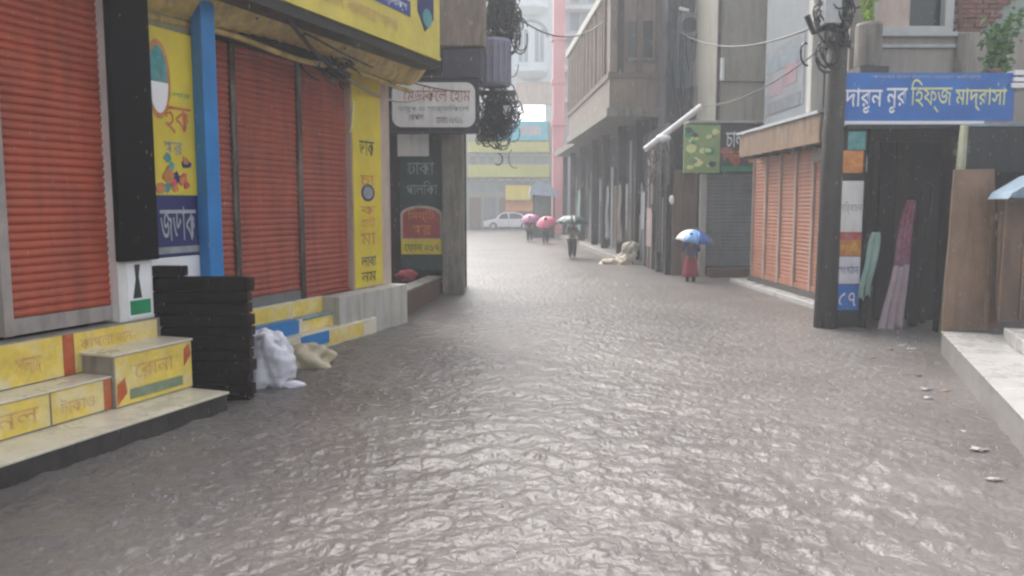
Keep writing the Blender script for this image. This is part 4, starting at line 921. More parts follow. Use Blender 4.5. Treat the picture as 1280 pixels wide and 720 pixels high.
for i in range(34):                       # goods, sheets and shutters leaning in the dim open front
    x = le * rdo.random(); w_ = rdo.uniform(0.15, 0.6); z_ = rdo.choice((0.19, 0.19, 0.19, 1.6, 2.4)); h_ = rdo.uniform(0.5, 2.2)
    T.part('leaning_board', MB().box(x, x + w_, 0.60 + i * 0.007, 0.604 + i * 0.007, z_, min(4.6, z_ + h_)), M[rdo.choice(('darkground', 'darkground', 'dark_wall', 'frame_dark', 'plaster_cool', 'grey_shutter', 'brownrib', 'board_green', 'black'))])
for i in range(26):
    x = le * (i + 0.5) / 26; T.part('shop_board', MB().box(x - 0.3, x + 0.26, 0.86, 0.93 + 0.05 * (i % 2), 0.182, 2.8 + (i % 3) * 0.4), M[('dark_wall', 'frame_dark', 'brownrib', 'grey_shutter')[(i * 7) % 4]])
T.part('floor_slab', MB().box(xo - 0.1, le + 0.6, ov - 0.1, 9, zo0, zo0 + 0.3), M['column'], bevel=0.02)
T.part('upper_wall', MB().box(xo, le + 0.5, ov, 9, zo0 + 0.302, zo1), M['brownface'])
T.part('coping', MB().box(xo - 0.1, le + 0.65, ov - 0.15, 9.1, zo1 + 0.002, zo1 + 0.3), M['plaster_pale'], bevel=0.02)
T.part('belt_course', MB().box(xo - 0.05, le + 0.56, ov - 0.06, 9.05, zo0 + 1.25, zo0 + 1.45), M['brownrib'])
for i in range(22):
    x = xo + (le - xo) * (i + 0.3 + random.uniform(-0.2, 0.2)) / 22; T.part('facade_rib', MB().box(x, x + 0.18, ov - 0.08, ov - 0.002, zo0 + 1.452, zo1 - 0.05), M['brownrib'] if i % 2 else M['brownface'])
for i in range(9):
    y = ov + 0.25 + i * 0.62; T.part('facade_rib', MB().box(le + 0.502, le + 0.58 + 0.04 * (i % 2), y, y + 0.2, zo0 + 1.452, zo1 - 0.05), M['brownrib'] if i % 3 else M['dark_wall'])
for i in range(3):
    y = ov + 0.6 + i * 1.5
    wv = T.part('window', MB().box(le + 0.502, le + 0.545, y, y + 0.8, zo0 + 1.9, zo1 - 0.9), M['glass']); T.part('sill', MB().box(le + 0.502, le + 0.62, y - 0.06, y + 0.86, zo0 + 1.8, zo0 + 1.898), M['column'], wv)
# hangings at the open ground floor
mh = [('plaster_cool', 0.85, 'pale grey cloth hanging between columns of the dark overhang house'), ('mint', 0.45, 'dim green cloth hanging at the far columns of the overhang house'), ('brownface', 0.97, 'brownish pink cloth hanging at the near corner of the overhang house')]
for k, (mm, t, lab) in enumerate(mh):
    x = le * t; cloth(EF, lab, 'hanging_cloth', 'cloth', (x - 0.35, x + 0.35, 2.7), (x - 0.4, x + 0.3, 0.7), 0.05, M[mm], 3, 0.05, 20 + k)
# frontal stalls at the corner
QF = CF(C1[1] - 0.3)
qx = lambda px, py=280, y=0: QF.sx(px, py, y); qz = lambda py, y=0: QF.sz(800, py, y)
T = Thing(QF, 'corner_stall', 'dark cluttered stall with a faded poster at the overhang house corner', 'stall', qx(805), 0, -0.2)
T.part('front_boards', MB().box(qx(795), qx(846), 0.3, 0.4, -0.2, 4.85), M['darkground'])
for i in range(8): T.part('board', MB().box(qx(795) + i * 0.18, qx(795) + i * 0.18 + 0.16, 0.22, 0.298, -0.2, 4.2 + 0.1 * (i % 3)), M[('plank', 'dark_wall', 'frame_dark')[i % 3]])
p = T.part('poster', MB().box(qx(800), qx(818), 0.16, 0.18, qz(312), qz(268)), M['pinkish']); T.part('printed_patch', MB().box(qx(802), qx(816), 0.152, 0.158, qz(292), qz(272)), M['grey_print'], p)
T.part('post', MB().box(qx(828), qx(834), -0.1, 0.05, -0.2, 4.85), M['plank'])
T.part('step', MB().box(qx(790), qx(850), -0.5, 0.2, -0.2, 0.12), M['concrete'], bevel=0.02)

# cream sacks heaped by the kerb
p = gp(784, 330)
T = Thing(WF, 'sack_heap', 'heap of cream cloth sacks by the dark overhang house', 'sacks', p[0], p[1], -0.2)
for c, r_, sd in (((0.05, 0.1, 0.12), (0.34, 0.3, 0.36), 1), ((0.12, 0.05, 0.55), (0.26, 0.2, 0.2), 2), ((-0.5, 0.0, -0.02), (0.42, 0.26, 0.2), 3), ((-0.15, -0.2, 0.0), (0.25, 0.2, 0.24), 6)):
    T.part('sack', crumple(MB().blob((p[0] + c[0], p[1] + c[1], c[2]), r_, 40, 26, 0.13, sd), 0.02, sd), M['sack_beige'] if sd in (3, 6) else M['sack_cream'], smooth=True)

# pale house beyond the overhang house
VF = CF(54)
vx = lambda px, py=60, y=0: VF.sx(px, py, y); vz = lambda py, y=0: VF.sz(700, py, y)
T = Thing(VF, 'pale_house', 'pale blue grey tall house beyond the overhang house', 'house', vx(730), 0, -0.2)
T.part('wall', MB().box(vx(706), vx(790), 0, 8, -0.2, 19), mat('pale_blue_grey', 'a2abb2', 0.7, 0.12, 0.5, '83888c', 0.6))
for j, py in enumerate((15, 50, 90, 130)):
    T.part('balcony_slab', MB().box(vx(704), vx(790), -0.9, -0.003, vz(py), vz(py) + 0.25), M['tower'])
    for i in range(4): wv = T.part('window', MB().box(vx(712) + i * 1.2, vx(712) + i * 1.2 + 0.6, -0.03, -0.002, vz(py) + 0.6, vz(py) + 1.7), M['tower_win'])
T2 = Thing(VF, 'pink_column', 'tall pink painted column on the pale house corner', 'column', vx(698), -1.5, -0.2)
T2.part('shaft', MB().box(vx(690), vx(704), -1.8, -1.0, -0.2, 20), M['pinkcol'], bevel=0.03)
T2.part('base', MB().box(vx(688), vx(706), -1.9, -0.9, -0.2, 0.6), M['pinkcol'], bevel=0.03)
for py in (57, 110, 160): T2.part('ring', MB().box(vx(688), vx(706), -1.9, -0.9, vz(py), vz(py) + 0.3), M['pinkcol'])

# ================================================================== STREET END
NF = CF(67)
ex = lambda px, py=200, y=0: NF.sx(px, py, y); ez = lambda py, y=0: NF.sz(640, py, y)
T = Thing(NF, 'end_building', 'hazy shop building with yellow green bands closing the street', 'building', ex(635), 0, -0.2)
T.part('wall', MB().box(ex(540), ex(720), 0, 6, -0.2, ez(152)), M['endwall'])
for a, c in ((178, 191), (206, 222)): T.part('balcony_band', MB().box(ex(585), ex(686), -0.7, -0.002, ez(c), ez(a)), M['band'], bevel=0.03)
for i in range(9):
    xw = ex(588) + i * 0.74
    for za_, zb_ in ((205, 193), (240, 224)):
        wv = T.part('window', MB().box(xw, xw + 0.5, -0.05, -0.002, ez(za_), ez(zb_)), M['tower_win']); T.part('frame', MB().box(xw - 0.05, xw + 0.55, -0.08, -0.052, ez(zb_) - 0.08, ez(zb_)), M['tower'], wv)
T.part('yellow_sign', MB().box(ex(632), ex(663), -1.2, -1.0, ez(250), ez(232)), M['yellow'])
T.part('orange_awning', MB().prismx([(-1.4, ez(262)), (-0.01, ez(251)), (-0.01, ez(253)), (-1.4, ez(264))], ex(632), ex(672)), M['orange_print'])
for i in range(5):
    xw = ex(586) + i * 1.25
    d_ = T.part('shop_door', MB().box(xw, xw + 1.0, -0.06, -0.002, -0.1, 2.6), M['grey_shutter' if i % 2 else 'brown_shutter']); T.part('handle', MB().box(xw + 0.45, xw + 0.55, -0.09, -0.061, 0.9, 1.0), M['frame_dark'], d_)
T = Thing(NF, 'roof_billboard', 'plain emissive white roof billboard above a cyan strip at the street end', 'billboard', ex(655), -0.4, ez(176))
MEMIT = bpy.data.materials.new('emissive_white_panel'); MEMIT.use_nodes = True  # white panel with emission added to brighten it
MEMIT.node_tree.nodes['Principled BSDF'].inputs['Base Color'].default_value = (.85, .86, .87, 1)
MEMIT.node_tree.nodes['Principled BSDF'].inputs['Emission Color'].default_value = (.95, .98, 1, 1); MEMIT.node_tree.nodes['Principled BSDF'].inputs['Emission Strength'].default_value = 0.55
T.part('white_panel', MB().box(ex(639), ex(681), -0.5, -0.3, ez(152), ez(132)), MEMIT)
T.part('cyan_strip', MB().box(ex(618), ex(684), -0.6, -0.3, ez(176), ez(153)), M['cyan'])
for px_ in (622, 642, 661, 680): T.part('post', MB().box(ex(px_) - 0.06, ex(px_) + 0.06, -0.29, -0.1, ez(178), ez(134)), M['frame_dark'])
T.part('printed_patch', MB().box(ex(650), ex(676), -0.62, -0.602, ez(170), ez(158)), M['steel'])
# white tower with arched windows
OF = CF(76)
ox_ = lambda px, py=60, y=0: OF.sx(px, py, y); oz = lambda py, y=0: OF.sz(665, py, y)
T = Thing(OF, 'tower_building', 'tall white building with arched window bays fading into the rain', 'building', ox_(662), 0, -0.2)
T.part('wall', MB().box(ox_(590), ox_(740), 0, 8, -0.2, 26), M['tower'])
T.part('pink_band', MB().box(ox_(645), ox_(690), -0.5, -0.002, oz(131), oz(104)), M['pinkish'])
for j, zc in enumerate((oz(48), oz(-32))):
    cxo = ox_(664); rr = ox_(684) - ox_(664)
    fr_ = [(cxo - rr, zc - 3.0), (cxo + rr, zc - 3.0)] + [(cxo + rr * math.cos(PI * i / 14), zc + rr * math.sin(PI * i / 14)) for i in range(15)]
    ab = T.part('arch_bay', MB().prism(fr_, -0.5, -0.002), M['tower'])
    rr2 = rr * 0.94
    T.part('arch_hood', MB().tube([(cxo + rr * math.cos(PI * i / 14), -0.55, zc + rr * math.sin(PI * i / 14)) for i in range(15)], 0.14, 6), M['tower_win'], ab)
    for sgn in (-1, 1):
        xw = cxo + sgn * rr * 0.5
        wv = T.part('window', MB().box(xw - 0.42, xw + 0.42, -0.56, -0.501, zc - 2.2, zc + 0.7), M['tower_win']); T.part('mullion', MB().box(xw - 0.04, xw + 0.04, -0.6, -0.561, zc - 2.2, zc + 0.7), M['tower'], wv)
    T.part('balcony', MB().lathe([(rr * 0.5, -0.5), (rr * 1.05, 0), (rr * 1.05, 0.35), (rr * 0.9, 0.35)], 18, (cxo, -0.3, zc - 3.2)), M['tower'])

# kiosk with light blue tarp near the pedestrians
KY = 49; KIF = CF(KY)
kkx = lambda px, py=250: KIF.sx(px, py); kkz = lambda py: KIF.sz(680, py)
T = Thing(KIF, 'street_kiosk', 'small kiosk with pale blue sheet roof behind the pink umbrellas', 'kiosk', kkx(680), 0.5, -0.2)
T.part('roof_sheet', MB().prism([(kkx(661), kkz(243)), (kkx(697), kkz(246)), (kkx(696), kkz(241)), (kkx(686), kkz(231)), (kkx(672), kkz(226)), (kkx(664), kkz(233))], -0.6, 1.5), mat('sheet_paleblue', 'a9bccb', 0.35, 0.15, 2))
T.part('counter', MB().box(kkx(667), kkx(692), 0.1, 1.3, -0.2, 0.9), M['frame_dark'])
T.part('back_panel', MB().box(kkx(668), kkx(690), 1.0, 1.1, 0.902, kkz(240)), M['plaster_cool'])
for px_ in (667, 692): T.part('post', MB().box(kkx(px_) - 0.05, kkx(px_) + 0.05, -0.4, -0.3, -0.2, kkz(242)), M['frame_dark'])

# ------------------------------------------------------------------ car at the crossing
def car():
    Y = gp(630, 287)[1]; f = CF(Y); x0 = f.sx(604, 280); 
    T = Thing(f, 'parked_car', 'white saloon car seen side on at the street end', 'car', x0 + 2.1, 0.8, -0.2)
    zb = -0.02; Lc = 4.2
    side = [(0, .35), (.02, .62), (.15, .74), (.95, .86), (1.45, 1.34), (1.9, 1.43), (2.6, 1.42), (3.1, 1.30), (3.55, .95), (4.08, .90), (4.2, .75), (4.2, .35), (4.05, .22), (.12, .22)]
    body = T.part('body', MB().prism([(x0 + a, zb + b) for a, b in side], 0.0, 1.62), M['carwhite'], bevel=0.06)
    for pts in ([(1.2, .90), (1.52, 1.28), (1.95, 1.35), (2.05, .90)], [(2.13, .90), (2.13, 1.35), (2.55, 1.34), (3.0, 1.24), (3.25, .93)]):
        T.part('side_window', MB().prism([(x0 + a, zb + b) for a, b in pts], -0.008, -0.001), M['glass'], body)
    T.part('windscreen', MB().add([(x0 + .97, .15, zb + .89), (x0 + .97, 1.47, zb + .89), (x0 + 1.44, 1.35, zb + 1.35), (x0 + 1.44, .27, zb + 1.35)], [(0, 1, 2, 3)]), M['glass'], body)
    for a in (.82, 3.35):
        for y in (-0.03, 1.47):
            wv = MB(); n = 20
            ring = [(x0 + a + .31 * math.cos(2 * PI * i / n), zb + .30 + .31 * math.sin(2 * PI * i / n)) for i in range(n)]
            wo = T.part('wheel', MB().prism(ring, y, y + 0.18), M['rubber'])
            T.part('rim', MB().ellipse(x0 + a, zb + .30, .19, .19, y - 0.004 if y < 0 else y + 0.184), M['steel'], wo)
    for y in (0.1, 1.3): T.part('headlight', MB().box(x0 - 0.012, x0 + 0.06, y, y + 0.24, zb + .56, zb + .68), M['steel'], body)
    for y in (0.1, 1.3): T.part('tail_light', MB().box(x0 + 4.15, x0 + 4.215, y, y + 0.24, zb + .62, zb + .8), M['red_print'], body)
    T.part('door_line', MB().box(x0 + 2.08, x0 + 2.095, -0.006, -0.001, zb + .3, zb + .9), M['frame_dark'], body)
    T.part('wing_mirror', MB().blob((x0 + 1.25, -0.1, zb + .95), (.07, .09, .06), 8, 6, 0, 1), M['carwhite'], body)
car()

# ------------------------------------------------------------------ people
def skinmesh(name, verts, edges, radii, m, parent, root=0, sub=2):
    me = bpy.data.meshes.new(name); me.from_pydata(verts, edges, [])
    o = link(name, me, m, parent)
    md = o.modifiers.new('skin', 'SKIN'); md.use_smooth_shade = True
    sv = me.skin_vertices[0].data if me.skin_vertices else None
    if sv is None:
        bm = bmesh.new(); bm.from_mesh(me); bm.verts.layers.skin.verify(); bm.to_mesh(me); bm.free(); sv = me.skin_vertices[0].data
    for i, r_ in enumerate(radii): sv[i].radius = (r_ if isinstance(r_, tuple) else (r_, r_)); sv[i].use_root = (i == root)
    ss = o.modifiers.new('sub', 'SUBSURF'); ss.levels = sub; ss.render_levels = sub
    return o
def person(px, py, h, label, face, top, bottom, kind, stride=0.06, group=None):
    x, y = gp(px, py)
    o = bpy.data.objects.new('person', None); COL.objects.link(o); o.location = (x, y, -0.2); o.rotation_euler = (0, 0, face); tag(o, label, 'person', group)
    s = h
    J = dict(pel=(0, 0, .53), spi=(0, .005, .63), che=(0, 0, .74), nec=(0, .005, .835), hb=(0, -.01, .875), hm=(0, -.015, .92), ht=(0, -.008, .965),
             shR=(-.10, 0, .795), elR=(-.135, -.06, .655), wrR=(-.075, -.15, .72), haR=(-.06, -.165, .75),
             shL=(.10, 0, .795), elL=(.145, .03, .645), wrL=(.14, -.04, .52), haL=(.138, -.05, .478),
             hiR=(-.05, 0, .50), knR=(-.055, -.03 - stride, .28), anR=(-.055, -stride * .4, .045), toR=(-.06, -stride * .4 - .085, .02),
             hiL=(.05, 0, .50), knL=(.055, stride * .4 - .02, .28), anL=(.055, stride * 1.2, .05), toL=(.06, stride * 1.2 - .08, .02))
    Rr = dict(pel=(.082, .06), spi=(.07, .052), che=(.085, .06), nec=.03, hb=(.038, .045), hm=(.05, .06), ht=(.036, .042), shR=.034, elR=.025, wrR=.018, haR=(.02, .012), shL=.034, elL=.025, wrL=.018, haL=(.02, .012),
              hiR=.055, knR=.035, anR=.023, toR=.018, hiL=.055, knL=.035, anL=.023, toL=.018)
    E_ = [('pel', 'spi'), ('spi', 'che'), ('che', 'nec'), ('nec', 'hb'), ('hb', 'hm'), ('hm', 'ht'), ('che', 'shR'), ('shR', 'elR'), ('elR', 'wrR'), ('wrR', 'haR'), ('che', 'shL'), ('shL', 'elL'), ('elL', 'wrL'), ('wrL', 'haL'),
          ('pel', 'hiR'), ('hiR', 'knR'), ('knR', 'anR'), ('anR', 'toR'), ('pel', 'hiL'), ('hiL', 'knL'), ('knL', 'anL'), ('anL', 'toL')]
    # fingers: the raised hand closes round the umbrella shaft, the other hangs relaxed
    for sd, ha, up in (('R', J['haR'], 1), ('L', J['haL'], -1)):
        for k in range(4):
            n1, n2 = f'f{sd}{k}a', f'f{sd}{k}b'
            if up > 0:
                J[n1] = (ha[0] + .020, ha[1] - .016, ha[2] + .012 - k * .009); J[n2] = (ha[0] + .030, ha[1] + .002, ha[2] + .012 - k * .009)
            else:
                J[n1] = (ha[0] - .006 + k * .001, ha[1] - .014 + k * .009, ha[2] - .030 - .004 * (k in (1, 2))); J[n2] = (ha[0] - .014, ha[1] - .014 + k * .009, ha[2] - .052 - .005 * (k in (1, 2)))
            Rr[n1] = .0052; Rr[n2] = .0045; E_ += [('ha' + sd, n1), (n1, n2)]
        n1 = f't{sd}'; J[n1] = (ha[0] + (.012 if up > 0 else -.012), ha[1] - .026, ha[2] + .005); Rr[n1] = .0055; E_ += [('ha' + sd, n1)]
    names = list(J); V = [tuple(c * s for c in J[n]) for n in names]
    rad = [tuple(c * s for c in Rr[n]) if isinstance(Rr[n], tuple) else Rr[n] * s for n in names]
    skinmesh('body', V, [(names.index(a), names.index(b)) for a, b in E_], rad, M['skin'], o)
    def sub(name, nodes, extra, m, cut=None):
        Vn = [tuple(c * s for c in (cut[n] if cut and n in cut else J[n])) for n in nodes]
        rn = []
        for n in nodes:
            r_ = Rr[n]; r_ = r_ if isinstance(r_, tuple) else (r_, r_); rn.append(((r_[0] + extra) * s, (r_[1] + extra) * s))
        ed = [(nodes.index(a), nodes.index(b)) for a, b in E_ if a in nodes and b in nodes]
        return skinmesh(name, Vn, ed, rn, m, o)
    sub('shirt', ['pel', 'spi', 'che', 'shR', 'elR', 'shL', 'elL'], .013, top)
    if kind == 'trousers':
        sub('trousers', ['pel', 'hiR', 'knR', 'anR', 'hiL', 'knL', 'anL'], .016, bottom, {'anR': tuple(J['anR'][i] * .5 + J['knR'][i] * .5 for i in range(3)), 'anL': tuple(J['anL'][i] * .5 + J['knL'][i] * .5 for i in range(3))})
    else:
        mb = MB().lathe([(.06, .60), (.085, .57), (.105, .50), (.115, .40), (.13, .30), (.145, .22), (.138, .22), (.10, .35)], 22, (0, 0, 0), 0.05, 6)
        me = mb.mesh('skirt', smooth=True)
        for v in me.vertices: v.co = Vector((v.co.x * s, (v.co.y * .8 - .01) * s, v.co.z * s))
        link('skirt', me, bottom, o)
        sub('leggings', ['hiR', 'knR', 'anR', 'hiL', 'knL', 'anL', 'pel'], .006, M['darkcloth'])
    hm = MB().blob((0, .012 * s, .935 * s), (.056 * s, .064 * s, .055 * s), 16, 10, 0.03, 3); link('hair', hm.mesh('hair', smooth=True), M['hair'], o)
    fmb = MB().blob((0, -.078 * s, .905 * s), (.009 * s, .014 * s, .016 * s), 8, 6, 0); link('nose', fmb.mesh('nose', smooth=True), M['skin'], o)
    for sgn in (-1, 1):
        link('eye', MB().blob((sgn * .02 * s, -.066 * s, .922 * s), (.008 * s, .006 * s, .005 * s), 8, 6, 0).mesh('eye', smooth=True), M['hair'], o)
        link('ear', MB().blob((sgn * .053 * s, -.005 * s, .912 * s), (.008 * s, .013 * s, .02 * s), 8, 6, 0).mesh('ear', smooth=True), M['skin'], o)
    link('mouth', MB().blob((0, -.064 * s, .885 * s), (.018 * s, .006 * s, .005 * s), 8, 6, 0).mesh('mouth', smooth=True), M['maroon'], o)
    hand = Vector(J['haR']) * s
    return o, Matrix.Translation(o.location) @ Matrix.Rotation(face, 4, 'Z') @ Vector((hand.x + .02 * s, hand.y - .008 * s, hand.z))
def umbrella(hand, label, m, rad=0.52, hgt=0.62, tilt=(0, 0), panel=None, depth=0.24):
    o = bpy.data.objects.new('umbrella', None); COL.objects.link(o); o.location = hand; o.rotation_euler = (tilt[0], tilt[1], 0); tag(o, label, 'umbrella', 'umbrellas held by people in the rain')
    link('shaft', MB().tube([(0, 0, -0.12), (0, 0, hgt + 0.06)], 0.009, 7).mesh('shaft'), M['steel'], o)
    link('handle', MB().tube([(0, 0, -0.08), (0, 0, -0.2), (0.02, 0, -0.24), (0.05, 0, -0.235), (0.06, 0, -0.2)], 0.013, 7).mesh('handle'), M['cable'], o)
    n, k = 8, 6
    def gore(i, seg=4):
        mb = MB(); vs = []
        for j in range(k + 1):
            t = j / k
            for q in range(seg + 1):
                a = 2 * PI * (i + q / seg) / n; sc_ = 1 - 0.07 * t * math.sin(PI * q / seg)
                vs.append((rad * math.sin(t * 1.25) / math.sin(1.25) * math.cos(a) * sc_, rad * math.sin(t * 1.25) / math.sin(1.25) * math.sin(a) * sc_, hgt - depth * (t ** 2) + 0.02 * t * math.sin(PI * q / seg)))
        return mb.add(vs, [(j * (seg + 1) + q, j * (seg + 1) + q + 1, (j + 1) * (seg + 1) + q + 1, (j + 1) * (seg + 1) + q) for j in range(k) for q in range(seg)])
    for i in range(n):
        mm = panel.get(i, m) if panel else m
        c_ = link('canopy_panel', gore(i).mesh('canopy_panel', smooth=True, norm=False), mm, o)
        sd = c_.modifiers.new('thick', 'SOLIDIFY'); sd.thickness = 0.004
        a = 2 * PI * i / n
        link('rib', MB().tube([(rad * math.sin(t * 1.25) / math.sin(1.25) * math.cos(a), rad * math.sin(t * 1.25) / math.sin(1.25) * math.sin(a), hgt - depth * t * t - 0.008) for t in (0, .25, .5, .75, 1)], 0.004, 5).mesh('rib'), M['steel'], o)
    return o
Mu = dict(blue=mat('umbrella_blue', '1d56a6', 0.4, 0.1, 5), sky=mat('umbrella_paleblue', '6ea2dc', 0.4, 0.1, 5), white=M['white_clean'], navy=mat('umbrella_navy', '2b3560', 0.4, 0.15, 5),
          teal=mat('umbrella_teal', '2f4543', 0.45, 0.15, 5), pink=mat('umbrella_pink', 'd0607c', 0.4, 0.15, 5), mauve=mat('umbrella_mauve', 'b06c8e', 0.4, 0.15, 5))
M['purple'] = mat('cloth_purple', '3c2f58', 0.8, 0.2, 5); M['redcloth'] = mat('cloth_red', '8c2434', 0.75, 0.2, 5); M['greyshirt'] = mat('cloth_paleshirt', '8f9496', 0.8, 0.15, 5)
_, hd = person(863, 352, 1.50, 'person in dark purple top and long red skirt under blue umbrella', PI - 0.2, M['purple'], M['redcloth'], 'skirt', 0.03)
umbrella(hd + Vector((0, 0, -0.02)), 'tilted blue umbrella with pale stripes and a white panel', Mu['blue'], 0.50, 0.44, (R(6), R(8)), {3: Mu['white'], 4: Mu['white'], 5: Mu['sky'], 6: Mu['blue'], 7: Mu['navy'], 0: Mu['navy'], 1: Mu['navy']}, 0.31)
_, hd = person(715, 322, 1.66, 'person in pale shirt and dark trousers under dark teal umbrella', 0.1, M['greyshirt'], M['darkcloth'], 'trousers', 0.05)
umbrella(hd, 'wide dark teal umbrella held over a person in a pale shirt', Mu['teal'], 0.62, 0.56, (R(4), R(2)), None, 0.30)
_, hd = person(682, 305, 1.6, 'person in dark clothes under the bright pink umbrella', PI, M['darkcloth'], M['darkcloth'], 'trousers', 0.05)
umbrella(hd, 'rounded bright pink umbrella tipped back over a person in dark clothes', Mu['pink'], 0.56, 0.40, (R(18), R(-8)), None, 0.42)
_, hd = person(662, 302, 1.65, 'person in maroon clothes under the mauve umbrella', PI, M['maroon'], M['darkcloth'], 'trousers', 0.04)
umbrella(hd, 'mauve umbrella held over a person in maroon clothes', Mu['mauve'], 0.54, 0.46, (R(10), R(-6)), None, 0.36)

# ------------------------------------------------------------------ overhead wires
def wire(label, P, Q, sag, rad, m, n=14):
    P, Q = Vector(P), Vector(Q)
    pts = [P.lerp(Q, i / n) - Vector((0, 0, sag * 4 * (i / n) * (1 - i / n))) for i in range(n + 1)]
    mb = MB().tube([tuple(p - P) for p in pts], rad, 6)
    o = link('overhead_cable', mb.mesh('overhead_cable', smooth=True), m); o.location = P; tag(o, label, 'cable'); return o
def wp(px, py, wd):
    s_, z_ = LF.pix(px, py, wd); return LF.pt(s_, wd, z_)
wire('thick black cable sweeping under the yellow fascia sign', wp(322, -30, 0.5), wp(432, 98, 1.0), 0.12, 0.028, M['cable'])
wire('pale cable looping from the awning toward the white signboard', wp(425, 90, 1.0), KF.pt(kx(548), -0.6, KF.sz(545, 112, -0.6)), 0.32, 0.022, M['cable_grey'])
wire('thin black cable running along the awning to the transformer', wp(380, 40, 0.6), TF.pt(tx(600), -0.3, tz(115)), 0.25, 0.014, M['cable'])
wire('short green cable loop hanging beside the yellow pier poster', wp(442, 128, 1.05), wp(437, 165, 1.2), 0.1, 0.016, M['lemon'])
tangle('cable_tangle', 'small knot of cables and connectors under the yellow awning', LF, (S(425, 95, 1.0), 1.0, LF.sz(425, 88, 1.0)), (0.5, 0.2, 0.22), 16, M['cable'], 0, 0.5, 0.014, 7)
wire('slim cable crossing to the concrete pole from the grey house', (PX + 0.03, PY - 0.2, pz_(20)), HF.pt(hx(845), -0.2, hz(40)), 0.5, 0.018, M['cable'])
wire('slim lower cable from the concrete pole to the tube lamp', (PX + 0.03, PY - 0.2, pz_(40)), LFm.pt(lampC[0], 0.05, lampC[1]), 0.3, 0.014, M['cable'])
wire('long cable from the transformer across to the overhang house', TF.pt(tx(630), -0.2, tz(10)), EF.pt(le + 0.4, ov - 0.2, 8.0), 0.6, 0.02, M['cable'])
rdw = random.Random(5); mbw = MB()
for k in range(26):
    px_ = rdw.choice((830, 833, 836, 840, 848, 884, 888, 866)) + rdw.uniform(-3, 3); z1_ = hz(rdw.uniform(-40, 60)); z0_ = z1_ - rdw.uniform(1.5, 6.5); x_ = hx(px_); d_ = rdw.uniform(-0.25, 0.25)
    mbw.tube([(x_ + d_ * t * t + 0.05 * math.sin(6 * t + k), -0.55 + 0.3 * rdw.random(), z1_ + (z0_ - z1_) * t) for t in (0, .2, .4, .6, .8, 1)], rdw.uniform(0.012, 0.03), 5)
solo(HF, 'hanging_wires', 'bundle of dark wires hanging down the dim grey house', 'cables', mbw, M['cable'], hx(840), -0.4, hz(60))
tangle('cable_tangle', 'loose dark wires hanging around the tube street lamp', LFm, ((lampA[0] + lampC[0]) / 2 - 0.3, 0.2, lampA[1] - 0.4), (0.45, 0.3, 1.0), 12, M['cable'], 0, 0.35, 0.012, 10)

# ------------------------------------------------------------------ floating litter near the walkway
lit_names = None
lit = [(1090, 447), (1127, 432), (1140, 436), (1148, 470), (1157, 487), (1160, 498), (1184, 489), (1205, 540), (1222, 562), (1112, 437), (1245, 600)]
for k, (px_, py_) in enumerate(lit):
    x, y = gp(px_, py_)
    o = solo(WF, 'litter_scrap', 'small scrap of litter floating in the water by the walkway', 'litter', MB().blob((x, y, 0.006), (random.uniform(.02, .06), random.uniform(.02, .05), .009), 14, 8, 0.34, k), M['litter'] if k % 3 else M['rust'], x, y, 0.0, 'floating litter scraps', True)

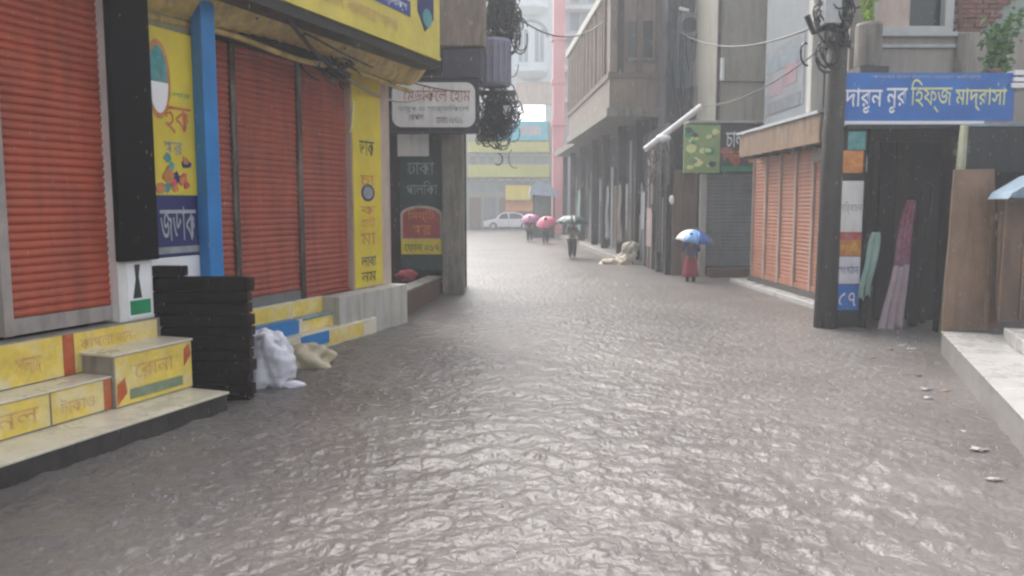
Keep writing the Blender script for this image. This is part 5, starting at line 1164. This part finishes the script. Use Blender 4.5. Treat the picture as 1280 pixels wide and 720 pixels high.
# ------------------------------------------------------------------ falling drops and splashes
wd_ = bpy.data.materials.new('water_drop'); wd_.use_nodes = True; b = wd_.node_tree.nodes['Principled BSDF']
b.inputs['Base Color'].default_value = (0.86, 0.88, 0.9, 1); b.inputs['Roughness'].default_value = 0.1; b.inputs['IOR'].default_value = 1.33; b.inputs['Transmission Weight'].default_value = 0.45
def drops(name, P, rx, rz, lean):
    n_ = len(P); base = np.array([(1, 0, 0), (0, 1, 0), (-1, 0, 0), (0, -1, 0), (0, 0, 1.35), (0, 0, -1)], float)
    v = base[None] * np.stack([rx, rx, rz], 1)[:, None, :]; v[:, :, 0] += v[:, :, 2] * lean; v = v + P[:, None, :]
    f0 = np.array([(0, 1, 4), (1, 2, 4), (2, 3, 4), (3, 0, 4), (1, 0, 5), (2, 1, 5), (3, 2, 5), (0, 3, 5)])
    f = (f0[None] + (np.arange(n_) * 6)[:, None, None]).reshape(-1, 3)
    me = bpy.data.meshes.new(name); me.from_pydata(v.reshape(-1, 3).tolist(), [], f.tolist()); me.polygons.foreach_set('use_smooth', [True] * len(me.polygons))
    o = link(name, me, wd_); o['kind'] = 'stuff'; tag(o, label_of[name], 'rain'); return o
label_of = {'falling_rain': 'small raindrops falling all over the street', 'rain_splashes': 'tiny splash droplets jumping off the flooded surface'}
n_ = 14000; d_ = 5.0 + 25 * rng.random(n_) ** 0.8
P = np.stack([(rng.random(n_) - 0.5) * 1.5 * d_, d_, rng.random(n_) ** 1.0 * (1.2 + 0.42 * d_) + 0.05], 1)
drops('falling_rain', P, rng.uniform(0.0009, 0.0019, n_), rng.uniform(0.006, 0.02, n_), 0.10)
c_ = 1500; d_ = 3.2 + 15 * rng.random(c_) ** 1.2; X_ = (rng.random(c_) - 0.5) * 1.15 * d_ + 0.4; P = []
for i in range(c_):
    xk_ = -3.5 + 0.37 * (d_[i] - 5.6); xr_k = 4.1 + 0.387 * (d_[i] - 6.4)
    if not (xk_ + 0.1 < X_[i] < xr_k - 0.1): continue
    for q in range(rng.integers(2, 6)): P.append((X_[i] + rng.normal(0, 0.012), d_[i] + rng.normal(0, 0.012), 0.008 + abs(rng.normal(0, 0.016))))
P = np.array(P); drops('rain_splashes', P, rng.uniform(0.002, 0.0045, len(P)), rng.uniform(0.003, 0.007, len(P)), 0.0)

# ------------------------------------------------------------------ rain haze
hz_ = MB().box(-155, 155, -66, 166, -1.9, 27.5)
hm = bpy.data.materials.new('haze'); hm.use_nodes = True; n = hm.node_tree; n.nodes.remove(n.nodes['Principled BSDF'])
pv = n.nodes.new('ShaderNodeVolumePrincipled'); pv.inputs['Color'].default_value = (0.93, 0.96, 1, 1); pv.inputs['Density'].default_value = 0.0037; pv.inputs['Anisotropy'].default_value = 0.2
n.links.new(pv.outputs[0], n.nodes['Material Output'].inputs['Volume'])
o = link('haze', hz_.mesh('haze'), hm); o['kind'] = 'stuff'
